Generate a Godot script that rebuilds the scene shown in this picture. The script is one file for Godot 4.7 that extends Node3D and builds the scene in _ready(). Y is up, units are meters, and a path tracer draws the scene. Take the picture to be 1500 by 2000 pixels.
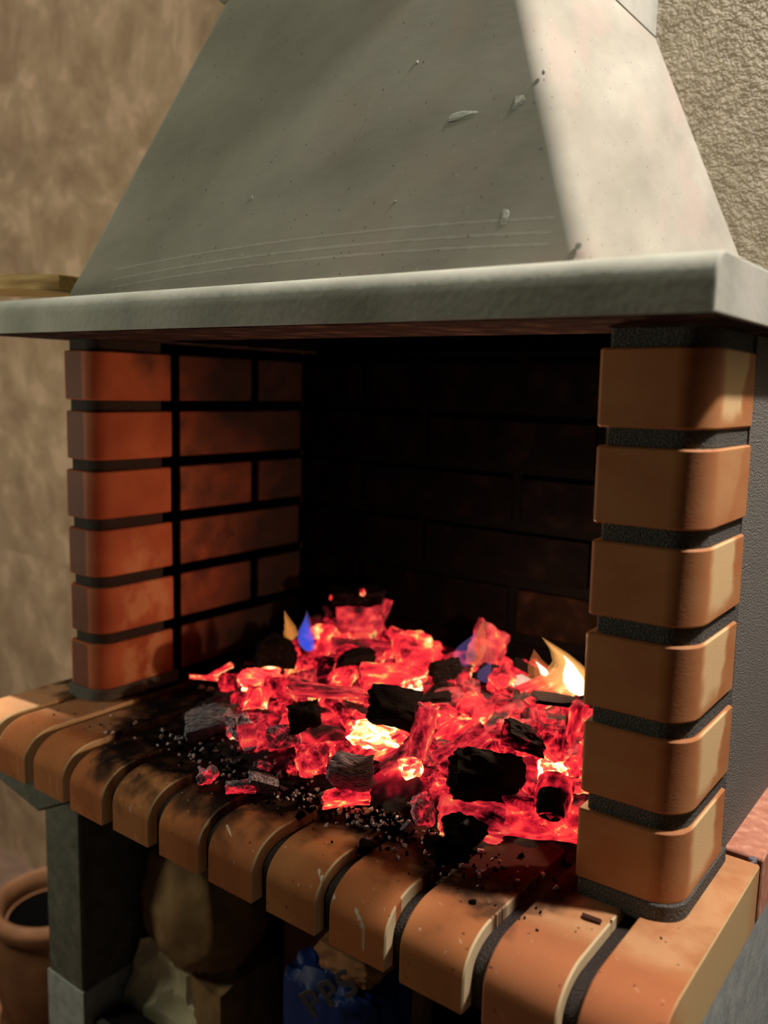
extends Node3D
# A masonry barbecue with a concrete hood and a bed of glowing coals, at night, under two wall lamps.
# Origin: front right corner of the right brick pillar, at the bottom of its lowest brick. x right, y up, z out of the fire opening.

const HY := -0.0138          # top of the hearth bricks
const BH := 0.0623           # brick height
const PITCH := 0.077         # course height
const WALL_Z := -0.44        # face of the house wall behind the barbecue
const FLOOR_Y := -0.80
const MB := 0.4627           # underside of the mantel
const MT := 0.5026           # top of the mantel
const YAW := 0.641

var M := {}
var rng := RandomNumberGenerator.new()
var taken := {}


class Soup:
	var v := PackedVector3Array()
	var uv := PackedVector2Array()
	func tri(a: Vector3, b: Vector3, c: Vector3, ua := Vector2.ZERO, ub := Vector2.ZERO, uc := Vector2.ZERO) -> void:
		v.append(a); v.append(b); v.append(c)
		uv.append(ua); uv.append(ub); uv.append(uc)
	func quad(a: Vector3, b: Vector3, c: Vector3, d: Vector3, ua := Vector2.ZERO, ub := Vector2.ZERO, uc := Vector2.ZERO, ud := Vector2.ZERO) -> void:
		tri(a, b, c, ua, ub, uc)
		tri(a, c, d, ua, uc, ud)
	func mesh(angle := 40.0, orient := true, two := false) -> ArrayMesh:
		var n := v.size() / 3
		var vol := 0.0
		for i in n:
			vol += v[i * 3].dot(v[i * 3 + 1].cross(v[i * 3 + 2]))
		if orient and vol > 0.0:
			for i in n:
				var t := v[i * 3 + 1]; v[i * 3 + 1] = v[i * 3 + 2]; v[i * 3 + 2] = t
				var q := uv[i * 3 + 1]; uv[i * 3 + 1] = uv[i * 3 + 2]; uv[i * 3 + 2] = q
		var fn := PackedVector3Array(); fn.resize(n)
		var fa := PackedVector3Array(); fa.resize(n)
		var at := {}
		for i in n:
			var c := (v[i * 3 + 2] - v[i * 3]).cross(v[i * 3 + 1] - v[i * 3])
			fa[i] = c
			fn[i] = c.normalized()
			for k in 3:
				var key := Vector3i((v[i * 3 + k] * 20000.0).round())
				if at.has(key):
					at[key].append(i)
				else:
					at[key] = [i]
		var nor := PackedVector3Array(); nor.resize(n * 3)
		var cosa := cos(deg_to_rad(angle))
		for i in n:
			for k in 3:
				var sum := Vector3.ZERO
				for j in at[Vector3i((v[i * 3 + k] * 20000.0).round())]:
					if fn[i].dot(fn[j]) >= cosa:
						sum += fa[j]
				nor[i * 3 + k] = sum.normalized() if sum.length_squared() > 0.0 else fn[i]
		var arr := []
		arr.resize(Mesh.ARRAY_MAX)
		arr[Mesh.ARRAY_VERTEX] = v
		arr[Mesh.ARRAY_NORMAL] = nor
		arr[Mesh.ARRAY_TEX_UV] = uv
		if two: arr[Mesh.ARRAY_TEX_UV2] = uv
		var m := ArrayMesh.new()
		m.add_surface_from_arrays(Mesh.PRIMITIVE_TRIANGLES, arr)
		return m


# ---------------------------------------------------------------- nodes
func numbered(called: String) -> String:
	if not taken.has(called):
		taken[called] = 0
		return called
	taken[called] += 1
	return "%s_%03d" % [called, taken[called]]


func put(called: String, m: Mesh, mat: Material, parent: Node = self) -> MeshInstance3D:
	var o := MeshInstance3D.new()
	o.name = numbered(called) if parent == self else called
	o.mesh = m
	o.material_override = mat
	parent.add_child(o, true)
	return o


func tag(o: Node, label: String, category := "", group := "", kind := "") -> void:
	if label: o.set_meta("label", label)
	if category: o.set_meta("category", category)
	if group: o.set_meta("group", group)
	if kind: o.set_meta("kind", kind)


func thing(called: String, label: String, category: String, at := Vector3.ZERO, group := "") -> Node3D:
	var o := Node3D.new()
	o.name = numbered(called)
	o.position = at
	add_child(o, true)
	tag(o, label, category, group)
	return o


# ---------------------------------------------------------------- shapes
# A 2D outline (counter-clockwise) pushed along an axis from lo to hi, with a small chamfer at both ends.
# axis "y": outline is (x, -z)...  mapping given by a Callable (p2, h) -> Vector3
func extrude(poly: PackedVector2Array, lo: float, hi: float, ch: float, to: Callable, uv_u := 1.0, uv_h := 1.0, angle := 32.0) -> ArrayMesh:
	var s := Soup.new()
	var n := poly.size()
	var inner := inset(poly, ch)
	var rings := [[inner, lo], [poly, lo + ch], [poly, hi - ch], [inner, hi]]
	if ch <= 0.0:
		rings = [[poly, lo], [poly, hi]]
	var per := PackedFloat32Array([0.0])
	for i in n:
		per.append(per[i] + poly[i].distance_to(poly[(i + 1) % n]))
	for r in rings.size() - 1:
		for i in n:
			var j := (i + 1) % n
			var a: Vector3 = to.call(rings[r][0][i], rings[r][1])
			var b: Vector3 = to.call(rings[r][0][j], rings[r][1])
			var c: Vector3 = to.call(rings[r + 1][0][j], rings[r + 1][1])
			var d: Vector3 = to.call(rings[r + 1][0][i], rings[r + 1][1])
			var h0: float = (rings[r][1] - lo) / uv_h
			var h1: float = (rings[r + 1][1] - lo) / uv_h
			s.quad(a, b, c, d, Vector2(per[i] / uv_u, h0), Vector2(per[i + 1] / uv_u, h0), Vector2(per[i + 1] / uv_u, h1), Vector2(per[i] / uv_u, h1))
	var ids := Geometry2D.triangulate_polygon(inner if ch > 0.0 else poly)
	for e in [rings[0], rings[-1]]:
		var flip: bool = e == rings[0]
		for i in range(0, ids.size(), 3):
			var a: Vector3 = to.call(e[0][ids[i]], e[1])
			var b: Vector3 = to.call(e[0][ids[i + 1]], e[1])
			var c: Vector3 = to.call(e[0][ids[i + 2]], e[1])
			var want: Vector3 = to.call(Vector2.ZERO, 1.0 if not flip else -1.0) - to.call(Vector2.ZERO, 0.0)
			# same turn as the walls: decided by the walls' own direction
			var out: Vector3 = (b - a).cross(c - a)
			var wall_sign: float = 1.0 if poly_area(poly) > 0.0 else -1.0
			var mirror: float = (to.call(Vector2(1, 0), 0.0) - to.call(Vector2.ZERO, 0.0)).cross(to.call(Vector2(0, 1), 0.0) - to.call(Vector2.ZERO, 0.0)).dot(to.call(Vector2.ZERO, 1.0) - to.call(Vector2.ZERO, 0.0))
			var right: bool = out.dot(want) * wall_sign * signf(mirror) > 0.0
			var u := Vector2(e[0][ids[i]].x, e[0][ids[i]].y) / uv_u
			var u2 := Vector2(e[0][ids[i + 1]].x, e[0][ids[i + 1]].y) / uv_u
			var u3 := Vector2(e[0][ids[i + 2]].x, e[0][ids[i + 2]].y) / uv_u
			if right:
				s.tri(a, b, c, u, u2, u3)
			else:
				s.tri(a, c, b, u, u3, u2)
	return s.mesh(angle)


func poly_area(p: PackedVector2Array) -> float:
	var a := 0.0
	for i in p.size():
		a += p[i].cross(p[(i + 1) % p.size()])
	return a


func inset(poly: PackedVector2Array, d: float) -> PackedVector2Array:
	var out := PackedVector2Array()
	var n := poly.size()
	var sgn := 1.0 if poly_area(poly) > 0.0 else -1.0
	for i in n:
		var e0 := (poly[i] - poly[(i + n - 1) % n]).normalized()
		var e1 := (poly[(i + 1) % n] - poly[i]).normalized()
		var n0 := Vector2(-e0.y, e0.x) * sgn
		var n1 := Vector2(-e1.y, e1.x) * sgn
		var k := (n0 + n1) / maxf(1.0 + n0.dot(n1), 0.3)
		out.append(poly[i] + k * d)
	return out


# Plan outline of a box in (x, z) with a radius for each corner: back-left, back-right, front-right, front-left.
func plan(x0: float, x1: float, z0: float, z1: float, r: Array, steps := 7) -> PackedVector2Array:
	var p := PackedVector2Array()
	var cs := [Vector2(x0, z1), Vector2(x1, z1), Vector2(x1, z0), Vector2(x0, z0)]
	var rr := [r[3], r[2], r[1], r[0]]
	var dirs := [[Vector2(1, 0), Vector2(0, -1)], [Vector2(-1, 0), Vector2(0, -1)], [Vector2(-1, 0), Vector2(0, 1)], [Vector2(1, 0), Vector2(0, 1)]]
	for i in 4:
		var q: float = rr[i]
		if q <= 0.0001:
			p.append(cs[i])
			continue
		var o: Vector2 = cs[i] + (dirs[i][0] + dirs[i][1]) * q
		var a0: float = [PI, PI / 2, 0.0, -PI / 2][i]
		for k in steps + 1:
			var a := a0 - PI / 2 * k / steps
			p.append(o + Vector2(cos(a), sin(a)) * q)
	return p


func upright(p: Vector2, h: float) -> Vector3:   # plan outline raised along y
	return Vector3(p.x, h, p.y)


func sideways(p: Vector2, h: float) -> Vector3:  # (z, y) profile pushed along x
	return Vector3(h, p.y, p.x)


func facing(p: Vector2, h: float) -> Vector3:    # (x, y) outline pushed along z
	return Vector3(p.x, p.y, h)


func block(x0: float, x1: float, y0: float, y1: float, z0: float, z1: float, ch := 0.002, uv := 1.0) -> ArrayMesh:
	return extrude(plan(x0, x1, z0, z1, [0, 0, 0, 0]), y0, y1, ch, upright, uv, uv)


func lathe(prof: Array, seg := 40, wob := 0.0, noise: FastNoiseLite = null) -> ArrayMesh:
	var s := Soup.new()
	for i in prof.size() - 1:
		for k in seg:
			var q := []
			for e in [[i, k], [i, k + 1], [i + 1, k + 1], [i + 1, k]]:
				var a: float = TAU * (e[1] % seg) / seg
				var r: float = prof[e[0]].x
				var y: float = prof[e[0]].y
				var p := Vector3(cos(a) * r, y, sin(a) * r)
				if noise:
					var d := noise.get_noise_3dv(p * 10.0) * wob
					p += Vector3(cos(a), 0, sin(a)) * d
				q.append(p)
			s.quad(q[0], q[1], q[2], q[3], Vector2(float(k) / seg, float(i)), Vector2(float(k + 1) / seg, float(i)), Vector2(float(k + 1) / seg, float(i + 1)), Vector2(float(k) / seg, float(i + 1)))
	return s.mesh(50)


func noise(seed_: int, freq: float, kind := FastNoiseLite.TYPE_SIMPLEX_SMOOTH, oct := 3) -> FastNoiseLite:
	var f := FastNoiseLite.new()
	f.seed = seed_
	f.noise_type = kind
	f.frequency = freq
	f.fractal_octaves = oct
	return f


# One piece of charcoal in a unit cube. kind: "lump", "chunk" (split block), "log" (along x), "slab"
func coal_shape(kind: String, seed_: int, n := 6) -> ArrayMesh:
	var s := Soup.new()
	var f1 := noise(seed_, 0.9, FastNoiseLite.TYPE_SIMPLEX_SMOOTH, 2)
	var f2 := noise(seed_ + 50, 2.6, FastNoiseLite.TYPE_CELLULAR, 1)
	f2.cellular_return_type = FastNoiseLite.RETURN_DISTANCE2_SUB
	var r := RandomNumberGenerator.new()
	r.seed = seed_ * 77 + 5
	var cuts := []
	var count: int = {"lump": 7, "chunk": 5, "log": 2, "slab": 4}[kind]
	for i in count:
		var d := Vector3(r.randfn(), r.randfn(), r.randfn()).normalized()
		cuts.append([d, r.randf_range(0.34, 0.5) if kind != "log" else r.randf_range(0.47, 0.55)])
	var warp := func(p: Vector3) -> Vector3:
		var u := p.normalized()
		var q: Vector3
		if kind == "log":
			var yz := Vector2(p.y, p.z)
			var m := maxf(absf(p.y), absf(p.z))
			var rad := yz.normalized() * m if m > 0.0 else Vector2.ZERO
			q = Vector3(p.x, rad.x, rad.y)
			if absf(p.x) > 0.499:
				q.x -= signf(p.x) * 0.05 * (1.0 - 4.0 * m * m)
			q.x += 0.04 * f1.get_noise_3d(0, q.y * 3.0, q.z * 3.0)
			var k := 1.0 + 0.22 * f1.get_noise_3dv(q * Vector3(1.4, 0.8, 0.8)) + 0.10 * f2.get_noise_3dv(q * Vector3(3.0, 1.0, 1.0))
			q.y *= k; q.z *= k
		else:
			var b: float = {"lump": 0.45, "chunk": 0.86, "slab": 0.9}[kind]
			q = u * 0.5 * (1.0 - b) + p * b
			for c in cuts:
				var over: float = q.dot(c[0]) - c[1]
				if over > 0.0:
					q -= c[0] * over * 0.92
			var amp: float = {"lump": 0.16, "chunk": 0.10, "slab": 0.10}[kind]
			q += u * (amp * f1.get_noise_3dv(q * 1.8) + 0.07 * f2.get_noise_3dv(q * 1.6))
		return q
	var patch := noise(seed_ + 90, 1.7, FastNoiseLite.TYPE_CELLULAR, 1)
	patch.cellular_return_type = FastNoiseLite.RETURN_CELL_VALUE
	var crack := noise(seed_ + 91, 2.6, FastNoiseLite.TYPE_CELLULAR, 1)
	crack.cellular_return_type = FastNoiseLite.RETURN_DISTANCE2_SUB
	var cloud := noise(seed_ + 92, 1.6, FastNoiseLite.TYPE_SIMPLEX_SMOOTH, 3)
	# heat of the glowing skin: hotter underneath and in cracks, cooler and ashy on top
	var heat_of := func(p: Vector3, q: Vector3) -> Vector2:
		var up := q.normalized().y
		var h: float = 0.50 + 0.42 * cloud.get_noise_3dv(q) + 0.13 * patch.get_noise_3dv(q * Vector3(1.0, 1.4, 1.0)) - 0.14 * up
		h += 0.24 * smooth(-0.80, -0.98, crack.get_noise_3dv(q))
		if kind == "log": h += 0.05 * sin(q.x * 34.0 + 4.0 * cloud.get_noise_3dv(q * 0.5))
		return Vector2(clampf(h, 0.01, 0.99), q.x * 1.7 + q.y * 1.1 + q.z * 0.8)
	for ax in 3:
		for sg in [-1.0, 1.0]:
			for i in n:
				for j in n:
					var pts := []
					var hs := []
					for e in [[0, 0], [1, 0], [1, 1], [0, 1]]:
						var a: float = float(i + e[0]) / n - 0.5
						var b: float = float(j + e[1]) / n - 0.5
						var p := Vector3.ZERO
						p[ax] = 0.5 * sg
						p[(ax + 1) % 3] = a
						p[(ax + 2) % 3] = b
						var q: Vector3 = warp.call(p)
						pts.append(q)
						hs.append(heat_of.call(p, q))
					if sg > 0:
						s.quad(pts[0], pts[1], pts[2], pts[3], hs[0], hs[1], hs[2], hs[3])
					else:
						s.quad(pts[0], pts[3], pts[2], pts[1], hs[0], hs[3], hs[2], hs[1])
	return s.mesh(38.0 if kind != "log" else 50.0, true, true)


# ---------------------------------------------------------------- materials
func srgb(r: int, g: int, b: int) -> Color:
	return Color8(r, g, b)


func ramp(stops: Array) -> Gradient:
	var g := Gradient.new()
	var o := PackedFloat32Array()
	var c := PackedColorArray()
	for st in stops:
		o.append(st[0]); c.append(st[1])
	g.offsets = o
	g.colors = c
	return g


func ntex(f: FastNoiseLite, stops: Array = [], size := 512, normal := 0.0) -> NoiseTexture2D:
	var t := NoiseTexture2D.new()
	t.width = size; t.height = size
	t.seamless = true
	t.noise = f
	if stops: t.color_ramp = ramp(stops)
	if normal > 0.0:
		t.as_normal_map = true
		t.bump_strength = normal
	return t


func std(name_: String, col: Color, rough := 0.85) -> StandardMaterial3D:
	var m := StandardMaterial3D.new()
	m.resource_name = name_
	m.albedo_color = col
	m.roughness = rough
	m.metallic_specular = 0.35
	return m


func tri(m: StandardMaterial3D, scale: Vector3, world := true) -> StandardMaterial3D:
	m.uv1_triplanar = true
	m.uv1_world_triplanar = world
	m.uv1_scale = scale
	m.uv1_triplanar_sharpness = 4.0
	return m


func relief(m: StandardMaterial3D, t: Texture2D, cm: float) -> StandardMaterial3D:
	m.heightmap_enabled = true
	m.heightmap_texture = t
	m.heightmap_scale = cm
	return m


func image_material(name_: String, im: Image, rough: float, bump: Texture2D = null, cm := 0.1) -> StandardMaterial3D:
	var m := std(name_, Color.WHITE, rough)
	m.albedo_texture = ImageTexture.create_from_image(im)
	if bump:
		relief(m, bump, cm)
	return m


func paint(w: int, h: int, f: Callable) -> Image:
	var d := PackedByteArray()
	d.resize(w * h * 3)
	var k := 0
	for y in h:
		for x in w:
			var c: Color = f.call((x + 0.5) / w, (y + 0.5) / h)
			d[k] = clampi(int(c.r * 255.0), 0, 255)
			d[k + 1] = clampi(int(c.g * 255.0), 0, 255)
			d[k + 2] = clampi(int(c.b * 255.0), 0, 255)
			k += 3
	return Image.create_from_data(w, h, false, Image.FORMAT_RGB8, d)


func smooth(a: float, b: float, x: float) -> float:
	return smoothstep(a, b, x)


func make_materials() -> void:
	var fine := noise(3, 0.035, FastNoiseLite.TYPE_SIMPLEX_SMOOTH, 5)
	var grit := ntex(noise(5, 0.09, FastNoiseLite.TYPE_SIMPLEX_SMOOTH, 4), [], 512)
	var broad := noise(7, 0.006, FastNoiseLite.TYPE_SIMPLEX_SMOOTH, 5)
	# concrete of the mantel, flue, leg
	var conc := [[0.0, srgb(130, 129, 118)], [0.45, srgb(152, 151, 140)], [1.0, srgb(174, 172, 161)]]
	M.concrete = relief(tri(std("cast concrete", Color.WHITE, 0.82), Vector3.ONE * 2.0), grit, 0.03)
	M.concrete.albedo_texture = ntex(broad, conc)
	M.underside = tri(std("smoke stained concrete", Color.WHITE, 0.95), Vector3.ONE * 3.0)
	M.underside.metallic_specular = 0.1
	M.underside.albedo_texture = ntex(noise(27, 0.012, FastNoiseLite.TYPE_SIMPLEX_SMOOTH, 4), [[0, srgb(34, 25, 23)], [0.6, srgb(54, 42, 38)], [1, srgb(92, 78, 70)]])
	M.mantel = relief(tri(std("cast concrete mantel", Color.WHITE, 0.82), Vector3.ONE * 2.0), grit, 0.03)
	M.mantel.albedo_texture = ntex(broad, [[0.0, srgb(148, 148, 136)], [0.45, srgb(172, 172, 160)], [1.0, srgb(194, 193, 182)]])
	M.slab = relief(tri(std("rough grey concrete", Color.WHITE, 0.9), Vector3.ONE * 3.0), grit, 0.06)
	M.slab.albedo_texture = ntex(noise(8, 0.02, FastNoiseLite.TYPE_SIMPLEX_SMOOTH, 5), [[0, srgb(76, 75, 66)], [1, srgb(106, 103, 92)]])
	M.paint_grey = relief(tri(std("pale grey wall paint", Color.WHITE, 0.8), Vector3.ONE * 3.0), grit, 0.03)
	M.paint_grey.albedo_texture = ntex(noise(18, 0.02, FastNoiseLite.TYPE_SIMPLEX_SMOOTH, 5), [[0, srgb(140, 145, 142)], [1, srgb(176, 180, 176)]])
	# dark coarse mortar
	M.mortar = relief(tri(std("dark mortar", Color.WHITE, 0.95), Vector3.ONE * 9.0), grit, 0.12)
	M.mortar.albedo_texture = ntex(noise(9, 0.12, FastNoiseLite.TYPE_SIMPLEX_SMOOTH, 3), [[0, srgb(46, 45, 42)], [0.5, srgb(80, 78, 73)], [0.75, srgb(122, 118, 110)], [1, srgb(176, 172, 164)]])
	M.joint = relief(tri(std("sooty joint mortar", Color.WHITE, 0.95), Vector3.ONE * 9.0), grit, 0.12)
	M.joint.albedo_texture = ntex(noise(9, 0.12, FastNoiseLite.TYPE_SIMPLEX_SMOOTH, 3), [[0, srgb(24, 20, 18)], [0.55, srgb(52, 44, 40)], [0.85, srgb(84, 74, 68)], [1, srgb(130, 120, 110)]])
	M.render = relief(tri(std("coarse grey render", Color.WHITE, 0.95), Vector3.ONE * 9.0), grit, 0.2)
	M.render.albedo_texture = ntex(noise(19, 0.12, FastNoiseLite.TYPE_SIMPLEX_SMOOTH, 4), [[0, srgb(76, 73, 68)], [0.5, srgb(116, 111, 104)], [0.8, srgb(150, 143, 134)], [1, srgb(206, 198, 186)]])
	# fired clay
	for i in 4:
		var m := relief(std("fired clay brick", Color.WHITE, 0.62), grit, 0.012)
		m.albedo_texture = ImageTexture.create_from_image(clay_image(i))
		m.uv1_scale = Vector3(1, 1, 1)
		M["clay%d" % i] = m
	M.clay_cut = relief(tri(std("plain clay", Color.WHITE, 0.75), Vector3.ONE * 6.0), grit, 0.03)
	M.clay_cut.albedo_texture = ntex(noise(29, 0.03, FastNoiseLite.TYPE_SIMPLEX_SMOOTH, 4), [[0, srgb(160, 106, 68)], [0.6, srgb(182, 124, 78)], [1, srgb(206, 160, 110)]])
	M.clay_pink = relief(tri(std("pink clay", Color.WHITE, 0.75), Vector3.ONE * 5.0), grit, 0.015)
	M.clay_pink.albedo_texture = ntex(noise(29, 0.02, FastNoiseLite.TYPE_SIMPLEX_SMOOTH, 5), [[0, srgb(176, 112, 88)], [0.6, srgb(204, 140, 114)], [1, srgb(226, 176, 146)]])
	M.hearth_clay = image_material("hearth bricks with soot and scratches", hearth_image(), 0.85, null)
	M.hearth_clay.metallic_specular = 0.12
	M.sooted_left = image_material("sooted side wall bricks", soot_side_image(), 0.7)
	M.sooted_back = tri(std("soot black brick", Color.WHITE, 0.9), Vector3.ONE * 2.5)
	M.sooted_back.albedo_texture = ntex(noise(31, 0.012, FastNoiseLite.TYPE_SIMPLEX_SMOOTH, 4), [[0, srgb(4, 4, 4)], [0.6, srgb(8, 6, 6)], [1, srgb(18, 11, 9)]])
	M.sooted_low = tri(std("half sooted brick", Color.WHITE, 0.85), Vector3.ONE * 4.0)
	M.sooted_low.albedo_texture = ntex(noise(33, 0.012, FastNoiseLite.TYPE_SIMPLEX_SMOOTH, 4), [[0, srgb(8, 5, 4)], [0.6, srgb(16, 9, 6)], [1, srgb(34, 20, 13)]])
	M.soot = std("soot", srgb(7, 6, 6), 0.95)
	M.soot.metallic_specular = 0.05
	M.sooted_low.metallic_specular = 0.05
	M.sooted_back.metallic_specular = 0.05
	# hood
	M.hood = image_material("trowelled concrete hood", hood_image(), 0.8, grit, 0.004)
	# walls
	M.wall_brown = tri(std("brown trowelled plaster", Color.WHITE, 0.9), Vector3.ONE / 2.4)
	M.wall_brown.albedo_texture = ImageTexture.create_from_image(wall_image())
	relief(M.wall_brown, ntex(noise(41, 0.01, FastNoiseLite.TYPE_SIMPLEX_SMOOTH, 4)), 0.35)
	M.wall_rough = tri(std("rough cast plaster", Color.WHITE, 0.75), Vector3.ONE * 5.6)
	M.wall_rough.metallic_specular = 0.5
	M.wall_rough.albedo_texture = ntex(noise(42, 0.01, FastNoiseLite.TYPE_SIMPLEX_SMOOTH, 5), [[0, srgb(158, 148, 122)], [1, srgb(200, 190, 166)]])
	var bumps := noise(43, 0.035, FastNoiseLite.TYPE_SIMPLEX_SMOOTH, 4)
	bumps.fractal_gain = 0.6
	relief(M.wall_rough, ntex(bumps), 0.55)
	M.floor = relief(tri(std("clay floor", Color.WHITE, 0.8), Vector3.ONE * 2.0), grit, 0.05)
	M.floor.albedo_texture = ntex(noise(44, 0.01, FastNoiseLite.TYPE_SIMPLEX_SMOOTH, 5), [[0, srgb(76, 57, 46)], [1, srgb(100, 78, 63)]])
	make_fire_materials()
	M.wood = tri(std("bare pine board", Color.WHITE, 0.7), Vector3(1.2, 14, 14))
	M.wood.albedo_texture = ntex(noise(45, 0.012, FastNoiseLite.TYPE_SIMPLEX_SMOOTH, 4), [[0, srgb(140, 108, 62)], [0.5, srgb(178, 144, 90)], [1, srgb(206, 176, 122)]])
	M.terracotta = tri(std("terracotta pot", Color.WHITE, 0.7), Vector3.ONE * 4.0)
	M.terracotta.albedo_texture = ntex(broad, [[0, srgb(96, 62, 40)], [1, srgb(132, 90, 60)]])
	M.kraft = tri(std("brown kraft paper", Color.WHITE, 0.85), Vector3.ONE * 5.0)
	M.kraft.albedo_texture = ntex(broad, [[0, srgb(112, 86, 56)], [1, srgb(148, 116, 78)]])
	M.kraft_pale = tri(std("pale kraft paper", Color.WHITE, 0.85), Vector3.ONE * 5.0)
	M.kraft_pale.albedo_texture = ntex(broad, [[0, srgb(200, 188, 148)], [1, srgb(228, 218, 180)]])
	M.sack = tri(std("dark brown sack", Color.WHITE, 0.9), Vector3.ONE * 5.0)
	M.sack.albedo_texture = ntex(broad, [[0, srgb(128, 86, 56)], [1, srgb(172, 122, 84)]])
	M.blue = std("blue plastic bag", srgb(16, 40, 96), 0.5)
	M.black_plastic = std("black plastic", srgb(14, 13, 13), 0.6)
	M.white_paper = std("white paper", srgb(176, 178, 184), 0.8)
	M.print_white = std("pale print", srgb(96, 90, 92), 0.7)
	M.pale_ash = std("pale ash flake", srgb(206, 198, 196), 0.95)
	M.leaf = std("dry brown leaf", srgb(62, 34, 20), 0.8)


func clay_image(k: int) -> Image:
	# around the corner brick: u 0..1 is 0.25 m of perimeter from the left of its front; v 0..1 its height
	var f := noise(100 + k, 3.0, FastNoiseLite.TYPE_SIMPLEX_SMOOTH, 4)
	var g := noise(200 + k, 60.0, FastNoiseLite.TYPE_SIMPLEX_SMOOTH, 2)
	var base := Color(0.735, 0.50, 0.315)
	var deep := Color(0.70, 0.43, 0.26)
	var cream := Color(0.90, 0.76, 0.56)
	return paint(256, 96, func(u: float, v: float) -> Color:
		var n := f.get_noise_2d(u, v * 0.5)
		var c := base.lerp(deep, clampf(0.35 + n * 0.9, 0.0, 1.0))
		var side := smooth(0.40, 0.47, u + 0.03 * n) * (1.0 - smooth(0.68, 0.74, u + 0.06 * n + 0.12 * (1.0 - v) * (0.3 + 0.2 * k)))
		side *= smooth(0.04, 0.3, v + 0.25 * (0.62 - u) + 0.15 * n)
		c = c.lerp(cream, clampf(side * (0.95 if k != 3 else 0.25), 0.0, 1.0))
		var sp := g.get_noise_2d(u, v * 0.3)
		if sp > 0.80: c = c.darkened(0.3)
		return c)


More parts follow.
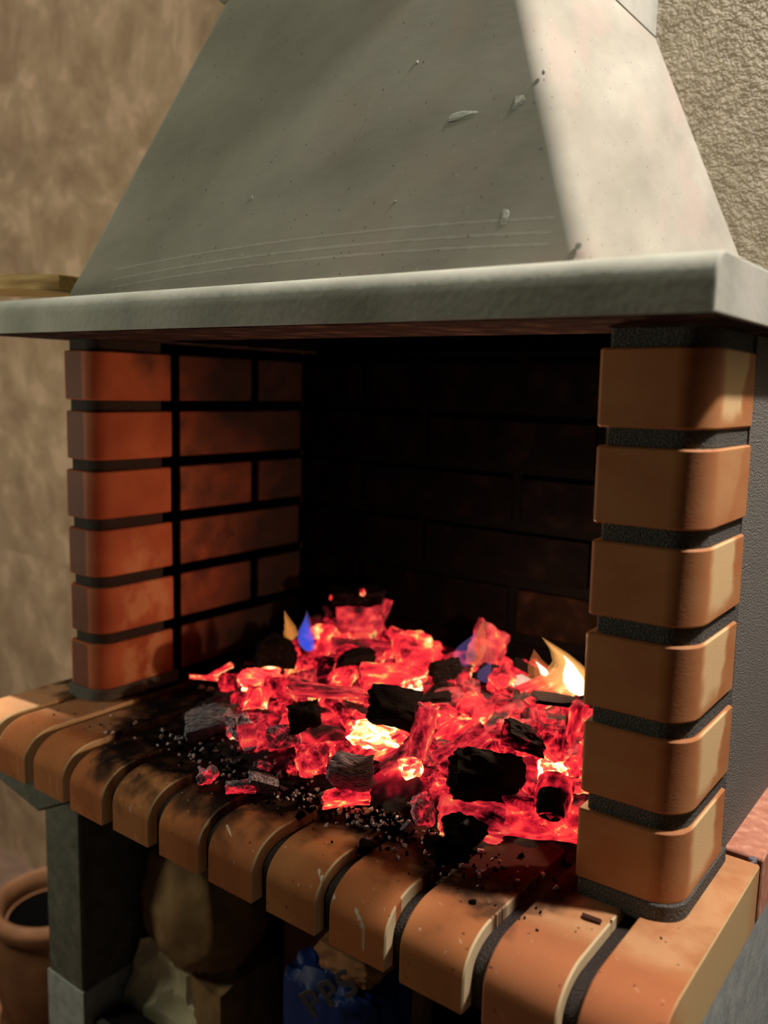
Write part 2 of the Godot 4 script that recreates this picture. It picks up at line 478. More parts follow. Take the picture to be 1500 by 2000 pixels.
func hearth_image() -> Image:
	# u across x from -0.89 to 0.04, v along the brick profile from its rear end (0.40 m in all)
	var f := noise(300, 7.0, FastNoiseLite.TYPE_SIMPLEX_SMOOTH, 4)
	var g := noise(301, 22.0, FastNoiseLite.TYPE_SIMPLEX_SMOOTH, 4)
	var sp := noise(302, 120.0, FastNoiseLite.TYPE_SIMPLEX_SMOOTH, 2)
	var scr := noise(303, 30.0, FastNoiseLite.TYPE_SIMPLEX_SMOOTH, 2)
	var im := paint(1536, 768, func(u: float, v: float) -> Color:
		var x := -0.89 + u * 0.93
		var s := v * 0.40
		var z := s - 0.143
		var n := f.get_noise_2d(x, s)
		var n2 := g.get_noise_2d(x, s)
		var k := int(floor((x + 0.8798) / 0.0775))
		var tone := 0.5 + 0.5 * sin(k * 2.4 + 0.7)
		var c := Color(0.655, 0.43, 0.27).lerp(Color(0.70, 0.40, 0.25), tone * 0.6)
		c = c.lerp(Color(0.56, 0.33, 0.20), clampf(0.25 + n * 1.3, 0.0, 0.75))
		# paler dusty top of the roll, redder on the curve of the right hand bricks
		c = c.lerp(Color(0.66, 0.53, 0.41) if x < -0.15 else Color(0.80, 0.62, 0.45), clampf(smooth(0.085, 0.04, z) * (0.65 + n2 * 0.5), 0.0, 0.8))
		if x < -0.80: c = c.lerp(Color(0.86, 0.68, 0.52), 0.6)
		if x > -0.12: c = c.lerp(Color(0.66, 0.41, 0.28), smooth(0.05, 0.085, z + n2 * 0.01) * 0.7)
		# soot spilled out of the fire
		var edge := 0.045 + 0.03 * n - 0.10 * smooth(-0.12, -0.03, x) + 0.045 * smooth(-0.30, -0.50, x) - 0.12 * smooth(-0.60, -0.74, x)
		var soot := smooth(0.045, -0.035, z - edge + 0.05 * n2)
		soot = clampf(soot * 1.35, 0.0, 1.0) * (1.0 - smooth(-0.088, -0.07, x))
		c = c.lerp(Color(0.075, 0.065, 0.06), clampf(soot * (0.95 + n2 * 0.6), 0.0, 0.97))
		var local := fmod(x + 0.8797, 0.0775)
		if local > 0.0608 and local < 0.064 and n2 > -0.35: c = c.lerp(Color(0.83, 0.74, 0.58), 1.0 - 0.75 * clampf(soot, 0.0, 1.0))
		if u > 0.9893: c = Color(0.78, 0.66, 0.475).lerp(Color(0.74, 0.49, 0.33), smooth(0.02, 0.10, absf(z + 0.02) - 0.045 + 0.06 * n))
		var red := smooth(0.04, -0.01, z - 0.02) * smooth(-0.30, -0.24, x) * (1.0 - smooth(-0.12, -0.07, x))
		c = c.lerp(Color(0.36, 0.13, 0.10), clampf(red * (0.5 + n2), 0.0, 0.55))
		# the round burn on the eighth brick
		var dr := Vector2((x + 0.2255) / 0.016, (z - 0.071) / 0.016).length()
		c = c.lerp(Color(0.50, 0.25, 0.16), (1.0 - smooth(0.6, 1.0, dr + n2 * 0.3)) * 0.75)
		var q := sp.get_noise_2d(x, s)
		if q > 0.70 and n2 > 0.0: c = c.darkened(0.5)
		if q < -0.80 and z > 0.06: c = c.lerp(Color(0.80, 0.72, 0.62), 0.7)
		var sc := scr.get_noise_2d(x * 2.2 + s * 1.1, s * 7.0 - x * 3.0)
		if sc > 0.74 and s > 0.2: c = c.lerp(Color(0.80, 0.70, 0.60), 0.55)
		return c)
	# pale paint streaks and chips: [x, s, half length, half width]
	for st in [[-0.276, 0.255, 0.010, 0.0022], [-0.262, 0.262, 0.006, 0.003], [-0.226, 0.268, 0.008, 0.002], [-0.352, 0.298, 0.006, 0.004], [-0.40, 0.25, 0.008, 0.001], [-0.53, 0.275, 0.010, 0.0012], [-0.215, 0.299, 0.007, 0.0009], [-0.50, 0.235, 0.005, 0.0015], [-0.03, 0.238, 0.004, 0.002]]:
		for i in 900:
			var t := rng.randf_range(-1, 1)
			var w := rng.randfn() * 0.45
			var x: float = st[0] + t * st[2]
			var s: float = st[1] + t * st[2] * 0.55 + w * st[3] * (1.0 - t * t * 0.7)
			if f.get_noise_2d(x * 9.0, s * 9.0) > -0.15:
				im.set_pixel(clampi(int((x + 0.89) / 0.93 * 1536), 0, 1535), clampi(int(s / 0.40 * 768), 0, 767), Color(0.72, 0.66, 0.58))
	return im


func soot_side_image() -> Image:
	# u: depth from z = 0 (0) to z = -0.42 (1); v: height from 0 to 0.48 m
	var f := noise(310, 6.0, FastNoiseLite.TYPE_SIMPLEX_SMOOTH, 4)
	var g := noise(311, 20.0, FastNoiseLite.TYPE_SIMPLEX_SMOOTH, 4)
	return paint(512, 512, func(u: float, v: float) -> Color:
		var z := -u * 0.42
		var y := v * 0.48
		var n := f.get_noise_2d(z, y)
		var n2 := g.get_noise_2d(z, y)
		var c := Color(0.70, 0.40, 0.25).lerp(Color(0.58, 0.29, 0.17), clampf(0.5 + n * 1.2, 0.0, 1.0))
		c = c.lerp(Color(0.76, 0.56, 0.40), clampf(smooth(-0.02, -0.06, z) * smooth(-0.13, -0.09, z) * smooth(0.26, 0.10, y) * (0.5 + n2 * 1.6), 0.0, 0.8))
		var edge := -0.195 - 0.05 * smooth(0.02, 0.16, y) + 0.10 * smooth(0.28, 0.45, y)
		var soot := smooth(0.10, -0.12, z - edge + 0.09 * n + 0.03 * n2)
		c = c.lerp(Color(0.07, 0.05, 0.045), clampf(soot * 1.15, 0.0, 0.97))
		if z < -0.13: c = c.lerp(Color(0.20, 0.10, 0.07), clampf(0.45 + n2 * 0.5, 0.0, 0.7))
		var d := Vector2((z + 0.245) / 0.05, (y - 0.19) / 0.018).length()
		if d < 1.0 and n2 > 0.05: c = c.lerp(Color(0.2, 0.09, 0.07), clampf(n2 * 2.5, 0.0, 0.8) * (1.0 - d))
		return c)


func hood_image() -> Image:
	# u across x from -0.80 round the right corner to 0.45, v down from y = 0.86 to 0.50
	var f := noise(320, 5.0, FastNoiseLite.TYPE_SIMPLEX_SMOOTH, 5)
	var g := noise(321, 26.0, FastNoiseLite.TYPE_SIMPLEX_SMOOTH, 3)
	var sp := noise(322, 160.0, FastNoiseLite.TYPE_SIMPLEX_SMOOTH, 1)
	return paint(1440, 460, func(u: float, v: float) -> Color:
		var x := -0.80 + u * 1.25
		var y := 0.86 - v * 0.36
		var n := f.get_noise_2d(x * 0.6 + y * 0.5, y * 1.4 - x * 0.7)
		var n2 := g.get_noise_2d(x, y * 1.5)
		var c := Color(0.645, 0.628, 0.575).lerp(Color(0.545, 0.53, 0.48), clampf(0.45 + n * 0.8 + n2 * 0.12, 0.0, 1.0))
		c = c.lerp(Color(0.645, 0.575, 0.53), clampf((g.get_noise_2d(x * 0.3 + 5.0, y * 0.3) - 0.1) * 1.2, 0.0, 0.5) * smooth(-0.45, -0.3, x))
		# arcs left by the trowel above the base
		for a in [[0.012, 0.030], [0.010, 0.0185], [0.008, 0.009]]:
			var arc: float = 0.502 + a[1] + 0.016 - 0.11 * pow(x + 0.33, 2.0) * (1.0 + a[0] * 10.0)
			var e := y - arc
			if x > -0.66 and x < -0.12:
				if absf(e) < 0.0009: c = c.lightened(0.16)
				elif e < 0.0 and e > -0.003: c = c.darkened(0.09 * (1.0 + e / 0.003))
		if sp.get_noise_2d(x, y) > 0.90: c = c.darkened(0.35)
		if sp.get_noise_2d(x + 7.0, y) > 0.93: c = c.lightened(0.3)
		return c)


func wall_image() -> Image:
	var f := noise(330, 1.0, FastNoiseLite.TYPE_SIMPLEX_SMOOTH, 6)
	f.fractal_gain = 0.62
	var g := noise(331, 5.0, FastNoiseLite.TYPE_SIMPLEX_SMOOTH, 4)
	return paint(1024, 1024, func(u: float, v: float) -> Color:
		# 2.4 m of wall; u = 0.5 is 1.5 m left of the barbecue's corner
		var x := u * 2.4
		var y := v * 2.4
		var w := g.get_noise_2d(x * 0.4, y * 0.4) * 0.35
		var n := f.get_noise_2d((x + y) * 4.5 + w, (y - x) * 6.0 + w * 2.0)
		var n2 := g.get_noise_2d(x, y)
		var c := Color(0.655, 0.55, 0.445)
		c = c.lerp(Color(0.77, 0.65, 0.545), clampf(smooth(0.0, 0.55, n + n2 * 0.3), 0.0, 0.8))
		c = c.lerp(Color(0.585, 0.475, 0.37), clampf(smooth(0.0, -0.5, n + n2 * 0.3), 0.0, 0.7))
		return c)


func make_fire_materials() -> void:
	var cell := noise(51, 0.022, FastNoiseLite.TYPE_CELLULAR, 2)
	cell.cellular_return_type = FastNoiseLite.RETURN_DISTANCE2_SUB
	cell.domain_warp_enabled = true
	cell.domain_warp_amplitude = 22.0
	cell.domain_warp_frequency = 0.02
	var fbm := noise(52, 0.0065, FastNoiseLite.TYPE_SIMPLEX_SMOOTH, 4)
	fbm.fractal_gain = 0.42
	fbm.domain_warp_enabled = true
	fbm.domain_warp_amplitude = 30.0
	fbm.domain_warp_frequency = 0.01
	var grain := noise(53, 0.02, FastNoiseLite.TYPE_SIMPLEX_SMOOTH, 5)
	var cellh := ntex(cell, [], 512)
	var grainh := ntex(grain, [], 512)
	var fbmh := ntex(fbm, [], 512)
	var K := Color.BLACK
	# name: [noise, albedo ramp, cool shift, dust 0..1, energy, scale, relief texture]
	var dark := [[0, srgb(10, 8, 8)], [0.6, srgb(22, 17, 17)], [1, srgb(46, 36, 36)]]
	var ash := [[0, srgb(30, 27, 27)], [0.28, srgb(78, 75, 80)], [0.5, srgb(164, 160, 172)], [1, srgb(226, 222, 234)]]
	var black := [[0, srgb(8, 7, 7)], [0.6, srgb(22, 18, 18)], [1, srgb(58, 46, 44)]]
	var sets := {
		"red": [fbm, dark, 0.09, 0.0, 1.3, 0.8, grainh],
		"red_deep": [fbm, dark, -0.12, 0.0, 1.2, 0.8, grainh],
		"red_dusty": [fbm, [[0, srgb(30, 22, 22)], [0.5, srgb(54, 42, 42)], [1, srgb(86, 72, 70)]], -0.06, 0.55, 1.05, 0.8, grainh],
		"crackle": [cell, [[0, srgb(40, 24, 24)], [0.4, srgb(70, 50, 50)], [1, srgb(110, 84, 84)]], 0.0, 0.3, 1.15, 1.2, cellh],
		"hot": [fbm, dark, 0.30, 0.0, 1.9, 0.6, fbmh],
		"black": [grain, black, 0.0, 0.0, 0.0, 1.0, grainh],
		"black_edge": [fbm, black, -0.44, 0.0, 1.2, 0.9, grainh],
		"ash": [grain, ash, 0.0, 0.0, 0.0, 0.9, grainh],
		"ash_glow": [grain, ash, -0.34, 0.2, 1.2, 0.8, grainh],
	}
	var fleck := noise(57, 9.0, FastNoiseLite.TYPE_SIMPLEX_SMOOTH, 4)
	var web := noise(58, 16.0, FastNoiseLite.TYPE_CELLULAR, 1)
	web.cellular_return_type = FastNoiseLite.RETURN_DISTANCE2_SUB
	for key in sets:
		var d: Array = sets[key]
		var scales := {"": Vector3.ONE * d[5]}
		if key in ["black", "ash"]:
			scales["_grain"] = Vector3(d[5] * 0.5, d[5] * 3.2, d[5] * 3.2)
		var a := ntex(d[0], d[1])
		var e: Texture2D = null
		if d[4] > 0.0:
			e = ImageTexture.create_from_image(paint(256, 256, func(u: float, v: float) -> Color:
				var w := absf(v - 0.5) * 2.0
				var k: float = u + d[2] + 0.15 * fleck.get_noise_2d(u * 0.5, w * 0.7) + (0.16 * (0.35 - (web.get_noise_2d(u * 1.2, w * 0.8) + 1.0) * 2.2) if key == "crackle" else 0.0)
				var c := heat(clampf(k, 0.0, 1.0))
				return c.lerp(Color(c.r * 0.86, c.g * 0.8 + 0.05 * c.r, c.b * 0.8 + 0.06 * c.r), d[3])))
		for sfx in scales:
			var m := tri(std("charcoal " + key, Color.WHITE, 0.95), scales[sfx], false)
			m.albedo_texture = a
			m.metallic_specular = 0.12
			relief(m, d[6], 0.12)
			if e:
				m.emission_enabled = true
				m.emission = Color.WHITE
				m.emission_operator = BaseMaterial3D.EMISSION_OP_MULTIPLY
				m.emission_texture = e
				m.emission_on_uv2 = true
				m.emission_energy_multiplier = d[4]
			M[key + sfx] = m
	M.flame_core = flame_material("flame core", srgb(255, 236, 196), 3.0, 1.0)
	M.flame_mid = flame_material("flame body", srgb(255, 176, 96), 1.9, 0.10)
	M.flame_outer = flame_material("flame edge", srgb(255, 140, 74), 1.5, 0.08)
	M.flame_blue = flame_material("blue flame", srgb(52, 92, 255), 0.8, 0.3)
	M.flame_violet = flame_material("violet flame", srgb(170, 140, 235), 0.5, 0.14)
	M.flame_amber = flame_material("amber flame", srgb(240, 150, 70), 0.8, 0.28)
	M.spark = flame_material("white hot spark", srgb(255, 226, 170), 1.6, 1.0)


func flame_material(n: String, c: Color, e: float, a: float) -> StandardMaterial3D:
	var m := std(n, Color(0.02, 0.02, 0.02, a), 1.0)
	m.metallic_specular = 0.0
	if a < 1.0: m.transparency = BaseMaterial3D.TRANSPARENCY_ALPHA
	m.emission_enabled = true
	m.emission = c
	m.emission_energy_multiplier = e
	return m


# ---------------------------------------------------------------- the scene
func omni(called: String, at: Vector3, col: Color, energy: float, size: float) -> void:
	var l := OmniLight3D.new()
	l.name = called
	l.position = at
	l.light_color = col
	l.light_energy = energy
	l.light_size = size
	l.omni_range = 12.0
	l.omni_attenuation = 2.0
	l.shadow_enabled = true
	add_child(l, true)


func _ready() -> void:
	rng.seed = 4
	var cam := Camera3D.new()
	cam.name = "camera"
	cam.transform = Transform3D(Basis(Vector3(0.79892522, 0.02535855, -0.60089553), Vector3(-0.10607204, 0.98939028, -0.09927536), Vector3(0.59200272, 0.14305181, 0.79313868)), Vector3(0.19078, 0.41121, 0.65926))
	cam.near = 0.02
	cam.far = 60.0
	var att := CameraAttributesPhysical.new()
	att.frustum_focal_length = 12.0 / tan(deg_to_rad(61.20911 / 2.0))
	att.frustum_focus_distance = 0.84
	att.frustum_near = 0.02
	att.frustum_far = 60.0
	att.exposure_aperture = att.frustum_focal_length / 9.0      # a pupil of 9 mm
	cam.attributes = att
	add_child(cam)
	cam.fov = 61.20911
	cam.current = true
	print("fov ", cam.fov)
	var we := WorldEnvironment.new()
	we.name = "night"
	var env := Environment.new()
	env.background_mode = Environment.BG_COLOR
	env.background_color = Color(0.016, 0.016, 0.0145).linear_to_srgb()
	env.tonemap_mode = Environment.TONE_MAPPER_LINEAR
	env.tonemap_exposure = 1.0
	env.sdfgi_enabled = true
	env.ssao_enabled = true
	env.ssil_enabled = true
	we.environment = env
	add_child(we)
	omni("lamp_right_wall", Vector3(0.62, 1.75, -0.315), Color(1.0, 0.915, 0.86).linear_to_srgb(), 4.2, 0.045)
	omni("lamp_overhead", Vector3(-0.6, 3.0, 0.17), Color(1.0, 1.0, 0.78).linear_to_srgb(), 2.6, 0.08)
	omni("lamp_left_low", Vector3(-1.38, 0.25, 0.58), Color(1.0, 0.97, 0.74).linear_to_srgb(), 0.34, 0.10)
	var spot := SpotLight3D.new()
	spot.name = "downlight_left"
	spot.position = Vector3(-2.0, 5.0, 0.0)
	spot.basis = Basis.looking_at(Vector3(0.105, -1.0, -0.05), Vector3.FORWARD)
	spot.light_color = Color(1.0, 0.92, 0.78).linear_to_srgb()
	spot.light_energy = 35.0
	spot.light_size = 0.03
	spot.spot_range = 12.0
	spot.spot_angle = 9.0
	spot.spot_angle_attenuation = 0.25
	spot.spot_attenuation = 2.0
	spot.shadow_enabled = true
	add_child(spot)
	omni("ember_light", Vector3(-0.40, 0.10, -0.16), Color(1.0, 0.42, 0.17).linear_to_srgb(), 0.010, 0.05)
	make_materials()
	build_setting()
	build_barbecue()
	build_under()
	build_fire()
	build_litter()


func build_setting() -> void:
	var w := thing("wall_back", "", "", Vector3(-0.5, FLOOR_Y, WALL_Z))
	w.set_meta("kind", "structure")
	var l := put("brown_plaster", block(-3.6, 0.08, 0, 3.6, -0.2, 0, 0.0), M.wall_brown, w)
	l.set_meta("label", "brown trowelled plaster left of the hood")
	var r := put("rough_plaster", block(0.08, 3.2, 0, 3.6, -0.2, 0, 0.0), M.wall_rough, w)
	r.set_meta("label", "olive rough cast plaster right of the hood")
	var f := put("floor", block(-4.2, 3.0, FLOOR_Y - 0.2, FLOOR_Y, -0.64, 4.0, 0.0), M.floor)
	f.set_meta("kind", "structure")
	f.set_meta("label", "clay coloured floor under the barbecue")


func build_barbecue() -> void:
	var bbq := thing("barbecue", "brick barbecue with grey concrete hood, mantel and glowing firebox", "barbecue")
	# --- right pillar: mortar core, six corner bricks
	var core_r := put("pillar", extrude(plan(-0.083, -0.0028, -0.13, -0.0042, [0, 0, 0.0255, 0.004]), HY - 0.006, MB, 0.0, upright), M.mortar, bbq)
	tag(core_r, "right pillar of six rounded corner bricks")
	var brick_r := extrude(plan(-0.089, 0.0, -0.1185, 0.0, [0.0, 0.0, 0.027, 0.004]), 0.0, BH, 0.0016, upright, 0.25, BH)
	var kinds := [0, 1, 2, 0, 3, 1]
	for k in 6:
		var b := put("brick", brick_r, M["clay%d" % kinds[k]], core_r)
		b.position = Vector3(0.0006 * sin(k * 2.1), k * PITCH, 0.0008 * cos(k * 3.3))
	core_r.rotation.z = 0.0125
	core_r.position.x = 0.0024
	var foot_r := put("mortar_bed", extrude(plan(-0.086, 0.0015, -0.13, 0.002, [0, 0, 0.024, 0.004]), HY - 0.004, 0.001, 0.001, upright), M.mortar, core_r)
	foot_r.set_meta("label", "dark mortar bed under the right pillar")
	var panel := put("side_wall", block(-0.085, -0.0035, HY - 0.005, MB, WALL_Z, -0.1175, 0.001), M.render, bbq)
	tag(panel, "coarse grey rendered side behind the right pillar")
	# --- left pillar
	var core_l := put("pillar", extrude(plan(-0.8255, -0.768, -0.43, -0.0055, [0, 0, 0.022, 0.008]), HY - 0.006, MB, 0.0, upright), M.joint, bbq)
	tag(core_l, "left pillar of six rounded corner bricks")
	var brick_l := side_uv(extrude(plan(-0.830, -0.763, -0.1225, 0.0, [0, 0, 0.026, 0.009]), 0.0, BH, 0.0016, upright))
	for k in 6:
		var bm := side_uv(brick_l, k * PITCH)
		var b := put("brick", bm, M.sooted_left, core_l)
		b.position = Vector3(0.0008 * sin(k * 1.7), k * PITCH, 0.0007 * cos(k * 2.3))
	var foot_l := put("mortar_bed", extrude(plan(-0.833, -0.760, -0.13, 0.003, [0, 0, 0.024, 0.006]), HY - 0.004, 0.001, 0.001, upright), M.mortar, core_l)
	foot_l.set_meta("label", "grey mortar bed under the left pillar")
	# --- firebox walls
	var wl := put("firebox_wall", block(-0.80, -0.768, HY - 0.006, MB, -0.395, -0.11, 0.0), M.soot, bbq)
	tag(wl, "left inner wall of orange bricks fading into soot")
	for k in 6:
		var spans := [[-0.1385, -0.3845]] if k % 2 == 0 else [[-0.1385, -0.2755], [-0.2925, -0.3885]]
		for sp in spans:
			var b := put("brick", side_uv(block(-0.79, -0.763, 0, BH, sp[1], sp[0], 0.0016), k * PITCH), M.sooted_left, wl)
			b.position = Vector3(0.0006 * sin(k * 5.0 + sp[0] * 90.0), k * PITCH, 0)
	var wb := put("firebox_wall", block(-0.80, -0.05, HY - 0.006, MB, WALL_Z, -0.397, 0.0), M.soot, bbq)
	tag(wb, "soot blackened brick wall at the back of the firebox")
	for k in 6:
		var x0 := -0.763 + (0.0 if k % 2 == 0 else -0.117) - 0.02
		for i in 4:
			var a := maxf(x0 + i * 0.2705, -0.766)
			var e := minf(x0 + i * 0.2705 + 0.2545, -0.086)
			if e - a > 0.03:
				var b := put("brick", block(a, e, 0, BH, -0.42, -0.39, 0.0016), M.sooted_low if (k < 2 and a > -0.40) else M.sooted_back, wb)
				b.position.y = k * PITCH
	var wr := put("firebox_wall", block(-0.084, -0.06, HY - 0.006, MB, -0.395, -0.11, 0.0), M.soot, bbq)
	tag(wr, "right inner wall of the firebox behind the right pillar")
	for k in 6:
		var spans := [[-0.1345, -0.3845]] if k % 2 == 1 else [[-0.1345, -0.2555], [-0.2725, -0.3885]]
		for sp in spans:
			var b := put("brick", block(-0.089, -0.062, 0, BH, sp[1], sp[0], 0.0016), M.sooted_low, wr)
			b.position.y = k * PITCH
	# --- hearth: mortar slab with a row of bullnosed bricks
	var slab_prof := bullnose(-0.40, 0.1105, HY - 0.0115, -0.0735, 0.034, 0.022)
	var slab := put("hearth", extrude(slab_prof, -0.872, 0.024, 0.0, sideways), M.joint, bbq)
	tag(slab, "hearth shelf of rounded orange bricks on edge with dark joints")
	var prof := bullnose(-0.143, 0.1222, HY, -0.0752, 0.043, 0.032)
	for k in range(-1, 11):
		var x0 := -0.7247 + (k - 1) * 0.0775
		var b := put("hearth_brick", hearth_uv(extrude(prof, 0.0, 0.0621 if k < 10 else 0.0585, 0.0014, sideways), x0), M.hearth_clay, slab)
		b.position = Vector3(x0, 0.0007 * sin(k * 2.7), 0.0012 * sin(k * 4.1))
	var prof2 := bullnose(-0.416, -0.1575, HY, -0.0752, 0.004, 0.004)
	for x0 in [-0.0275, -0.8797]:
		var b := put("hearth_brick", extrude(prof2, x0, x0 + 0.0585, 0.0014, sideways), M.clay_pink, slab)
		b.position.y = 0.0004
	# --- mantel: a ring of concrete, front edge rounded over
	var mx0 := -0.852
	var mx1 := 0.0221
	var beam := put("mantel", extrude(bullnose(-0.06, 0.0947, MT, MB, 0.018, 0.020), mx0, mx1, 0.0012, sideways), M.mantel, bbq)
	tag(beam, "grey concrete mantel with a rounded front edge")
	put("mantel_side", block(mx0, -0.74, MB, MT, WALL_Z, -0.06, 0.001), M.mantel, beam)
	put("mantel_side", block(-0.10, mx1, MB, MT, WALL_Z, -0.06, 0.001), M.mantel, beam)
	var back_plate := put("smoke_chamber", extrude(PackedVector2Array([Vector2(-0.742, MB - 0.02), Vector2(-0.092, MB - 0.02), Vector2(-0.25, 0.84), Vector2(-0.595, 0.84)]), WALL_Z + 0.001, WALL_Z + 0.02, 0.0, facing), M.soot, bbq)
	tag(back_plate, "soot black back of the smoke chamber inside the hood")
	var film := put("soot_film", block(mx0 + 0.002, mx1 - 0.002, MB - 0.0012, MB + 0.0006, -0.06, 0.0925, 0.0), M.underside, beam)
	film.set_meta("label", "smoke stained underside of the mantel")
	put("soot_film", block(mx0 + 0.002, -0.741, MB - 0.0012, MB + 0.0006, WALL_Z + 0.001, -0.061, 0.0), M.underside, beam)
	put("soot_film", block(-0.099, mx1 - 0.002, MB - 0.0012, MB + 0.0006, WALL_Z + 0.001, -0.061, 0.0), M.underside, beam)
	put("soot_film", block(-0.7398, -0.7385, MB, MT, WALL_Z + 0.001, -0.061, 0.0), M.soot, beam)
	# --- hood and flue
	build_hood(bbq)
	# --- concrete base and legs
	var base := put("base_slab", block(-0.875, -0.07, -0.112, -0.0745, WALL_Z, 0.045, 0.004), M.slab, bbq)
	tag(base, "grey concrete slab under the hearth bricks")
	var leg := put("leg", extrude(PackedVector2Array([Vector2(-0.872, FLOOR_Y), Vector2(-0.788, FLOOR_Y), Vector2(-0.788, -0.16), Vector2(-0.792, -0.135), Vector2(-0.80, -0.12), Vector2(-0.872, -0.12)]), WALL_Z, 0.02, 0.003, facing), M.slab, bbq)
	tag(leg, "left grey leg with a pale painted lower part")
	var corbel := put("corbel", extrude(PackedVector2Array([Vector2(-0.876, -0.118), Vector2(-0.86, -0.122), Vector2(-0.775, -0.136), Vector2(-0.70, -0.10), Vector2(-0.68, -0.0748), Vector2(-0.876, -0.0748)]), -0.40, 0.088, 0.003, facing), M.slab, leg)
	corbel.set_meta("label", "grey corbel carrying the hearth end")
	var coat := put("painted_band", block(-0.8735, -0.7865, FLOOR_Y, -0.435, -0.43, 0.0215, 0.002), M.paint_grey, leg)
	coat.set_meta("label", "pale blue grey paint on the lower leg")
	var leg_r := put("leg", block(-0.07, 0.0285, FLOOR_Y, -0.0748, WALL_Z, 0.085, 0.003), M.paint_grey, bbq)
	tag(leg_r, "pale grey right leg below the corner brick")
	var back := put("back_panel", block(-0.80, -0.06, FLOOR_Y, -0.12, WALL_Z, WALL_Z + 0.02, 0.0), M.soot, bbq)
	back.set_meta("label", "dark back of the storage space under the hearth")


# (z, y) profile of a bar with its top front edge rounded to an ellipse
func bullnose(z0: float, z1: float, top: float, low: float, a: float, b: float) -> PackedVector2Array:
	var p := PackedVector2Array([Vector2(z0, low), Vector2(z0, top)])
	for i in 13:
		var t := PI / 2 * i / 12
		p.append(Vector2(z1 - a + a * sin(t), top - b + b * cos(t)))
	p.append(Vector2(z1, low))
	return p


func hearth_uv(m: ArrayMesh, x0: float) -> ArrayMesh:
	var arr := m.surface_get_arrays(0)
	var v: PackedVector3Array = arr[Mesh.ARRAY_VERTEX]
	var uv := PackedVector2Array()
	for p in v:
		var s := p.z + 0.143
		if p.z > 0.0792 and absf(p.x - 0.03) < 0.0296:
			var t := atan2((p.z - 0.0792) / 0.043, maxf((p.y - (HY - 0.032)) / 0.032, 0.0))
			s = 0.2222 + t / (PI / 2) * 0.0594 + maxf(0.0, HY - 0.032 - p.y)
		uv.append(Vector2((p.x + x0 + 0.89) / 0.93, s / 0.40))
	return with_uv(arr, uv)


func side_uv(m: ArrayMesh, y0 := 0.0) -> ArrayMesh:
	var arr := m.surface_get_arrays(0)
	var v: PackedVector3Array = arr[Mesh.ARRAY_VERTEX]
	var uv := PackedVector2Array()
	for p in v:
		uv.append(Vector2(clampf(-p.z / 0.42, 0.0, 1.0), (p.y + y0) / 0.48))
	return with_uv(arr, uv)


func with_uv(arr: Array, uv: PackedVector2Array) -> ArrayMesh:
	var a := arr.duplicate()
	a[Mesh.ARRAY_TEX_UV] = uv
	var m := ArrayMesh.new()
	m.add_surface_from_arrays(Mesh.PRIMITIVE_TRIANGLES, a)
	return m


func build_hood(bbq: Node3D) -> void:
	var s := Soup.new()
	var n := 24
	var rings := []
	var f := noise(77, 6.0)
	for i in n + 1:
		var t := float(i) / n
		var p := plan(lerpf(-0.7557, -0.6109, t), lerpf(-0.0798, -0.233, t), WALL_Z, lerpf(0.05, -0.073, t), [0, 0, 0.017, 0.02], 8)
		var q := []
		for e in p:
			q.append(Vector3(e.x, lerpf(MT - 0.002, 0.842, t), e.y))
		rings.append(q)
	var inner := []
	for i in n + 1:
		var t := float(i) / n
		var p := plan(lerpf(-0.735, -0.590, t), lerpf(-0.10, -0.254, t), WALL_Z + 0.02, lerpf(0.028, -0.095, t), [0, 0, 0.03, 0.02], 8)
		var q := []
		for e in p:
			q.append(Vector3(e.x, lerpf(MT - 0.002, 0.842, t), e.y))
		inner.append(q)
	var c: int = rings[0].size()
	var u := func(p: Vector3) -> Vector2: return Vector2((p.x + 0.80) / 1.25, (0.86 - p.y) / 0.36)
	for i in n:
		for k in c:
			var j := (k + 1) % c
			var e := [rings[i][k], rings[i][j], rings[i + 1][j], rings[i + 1][k]]
			var w := []
			for p in e:
				var side := smoothstep(0.03, 0.0, (lerpf(-0.0798, -0.233, (p.y - 0.5006) / 0.3414) - p.x))
				w.append(u.call(p) + Vector2(side * (lerpf(0.05, -0.073, (p.y - 0.5006) / 0.3414) - p.z) / 1.25, 0))
			s.quad(e[0], e[1], e[2], e[3], w[0], w[1], w[2], w[3])
			s.quad(inner[i][k], inner[i + 1][k], inner[i + 1][j], inner[i][j])
	for k in c:
		var j := (k + 1) % c
		s.quad(rings[0][k], inner[0][k], inner[0][j], rings[0][j])
		s.quad(rings[n][k], rings[n][j], inner[n][j], inner[n][k])
	var hood := put("hood", s.mesh(35), M.hood, bbq)
	tag(hood, "tapering grey concrete hood")
	# dents, a chipped corner and specks standing proud of the front
	var slope := -0.123 / 0.3414
	var nrm := Vector3(0, 0.36, 1).normalized()
	for d in [[-0.228, 0.642, 0.034, 0.009, 0.0018], [-0.175, 0.644, 0.012, 0.014, 0.0020], [-0.164, 0.546, 0.008, 0.016, 0.0015], [-0.159, 0.667, 0.004, 0.005, 0.0022], [-0.294, 0.704, 0.003, 0.004, 0.0024], [-0.467, 0.596, 0.005, 0.006, 0.002], [-0.095, 0.518, 0.006, 0.007, 0.0025], [-0.28, 0.572, 0.003, 0.003, 0.002]]:
		var m := put("plaster_blob", coal_shape("lump", int(d[0] * 1000) + 999, 4), M.mantel, hood)
		m.position = Vector3(d[0], d[1], 0.05 + (d[1] - 0.5006) * slope - 0.0002)
		m.basis = Basis(Vector3.RIGHT, -0.34) * Basis.from_scale(Vector3(d[2], d[3], d[4]))
	var flue := put("chimney_flue", block(-0.6109, -0.233, 0.8425, 2.3, WALL_Z, -0.073, 0.002), M.concrete, bbq)
	tag(flue, "straight concrete flue above the hood")


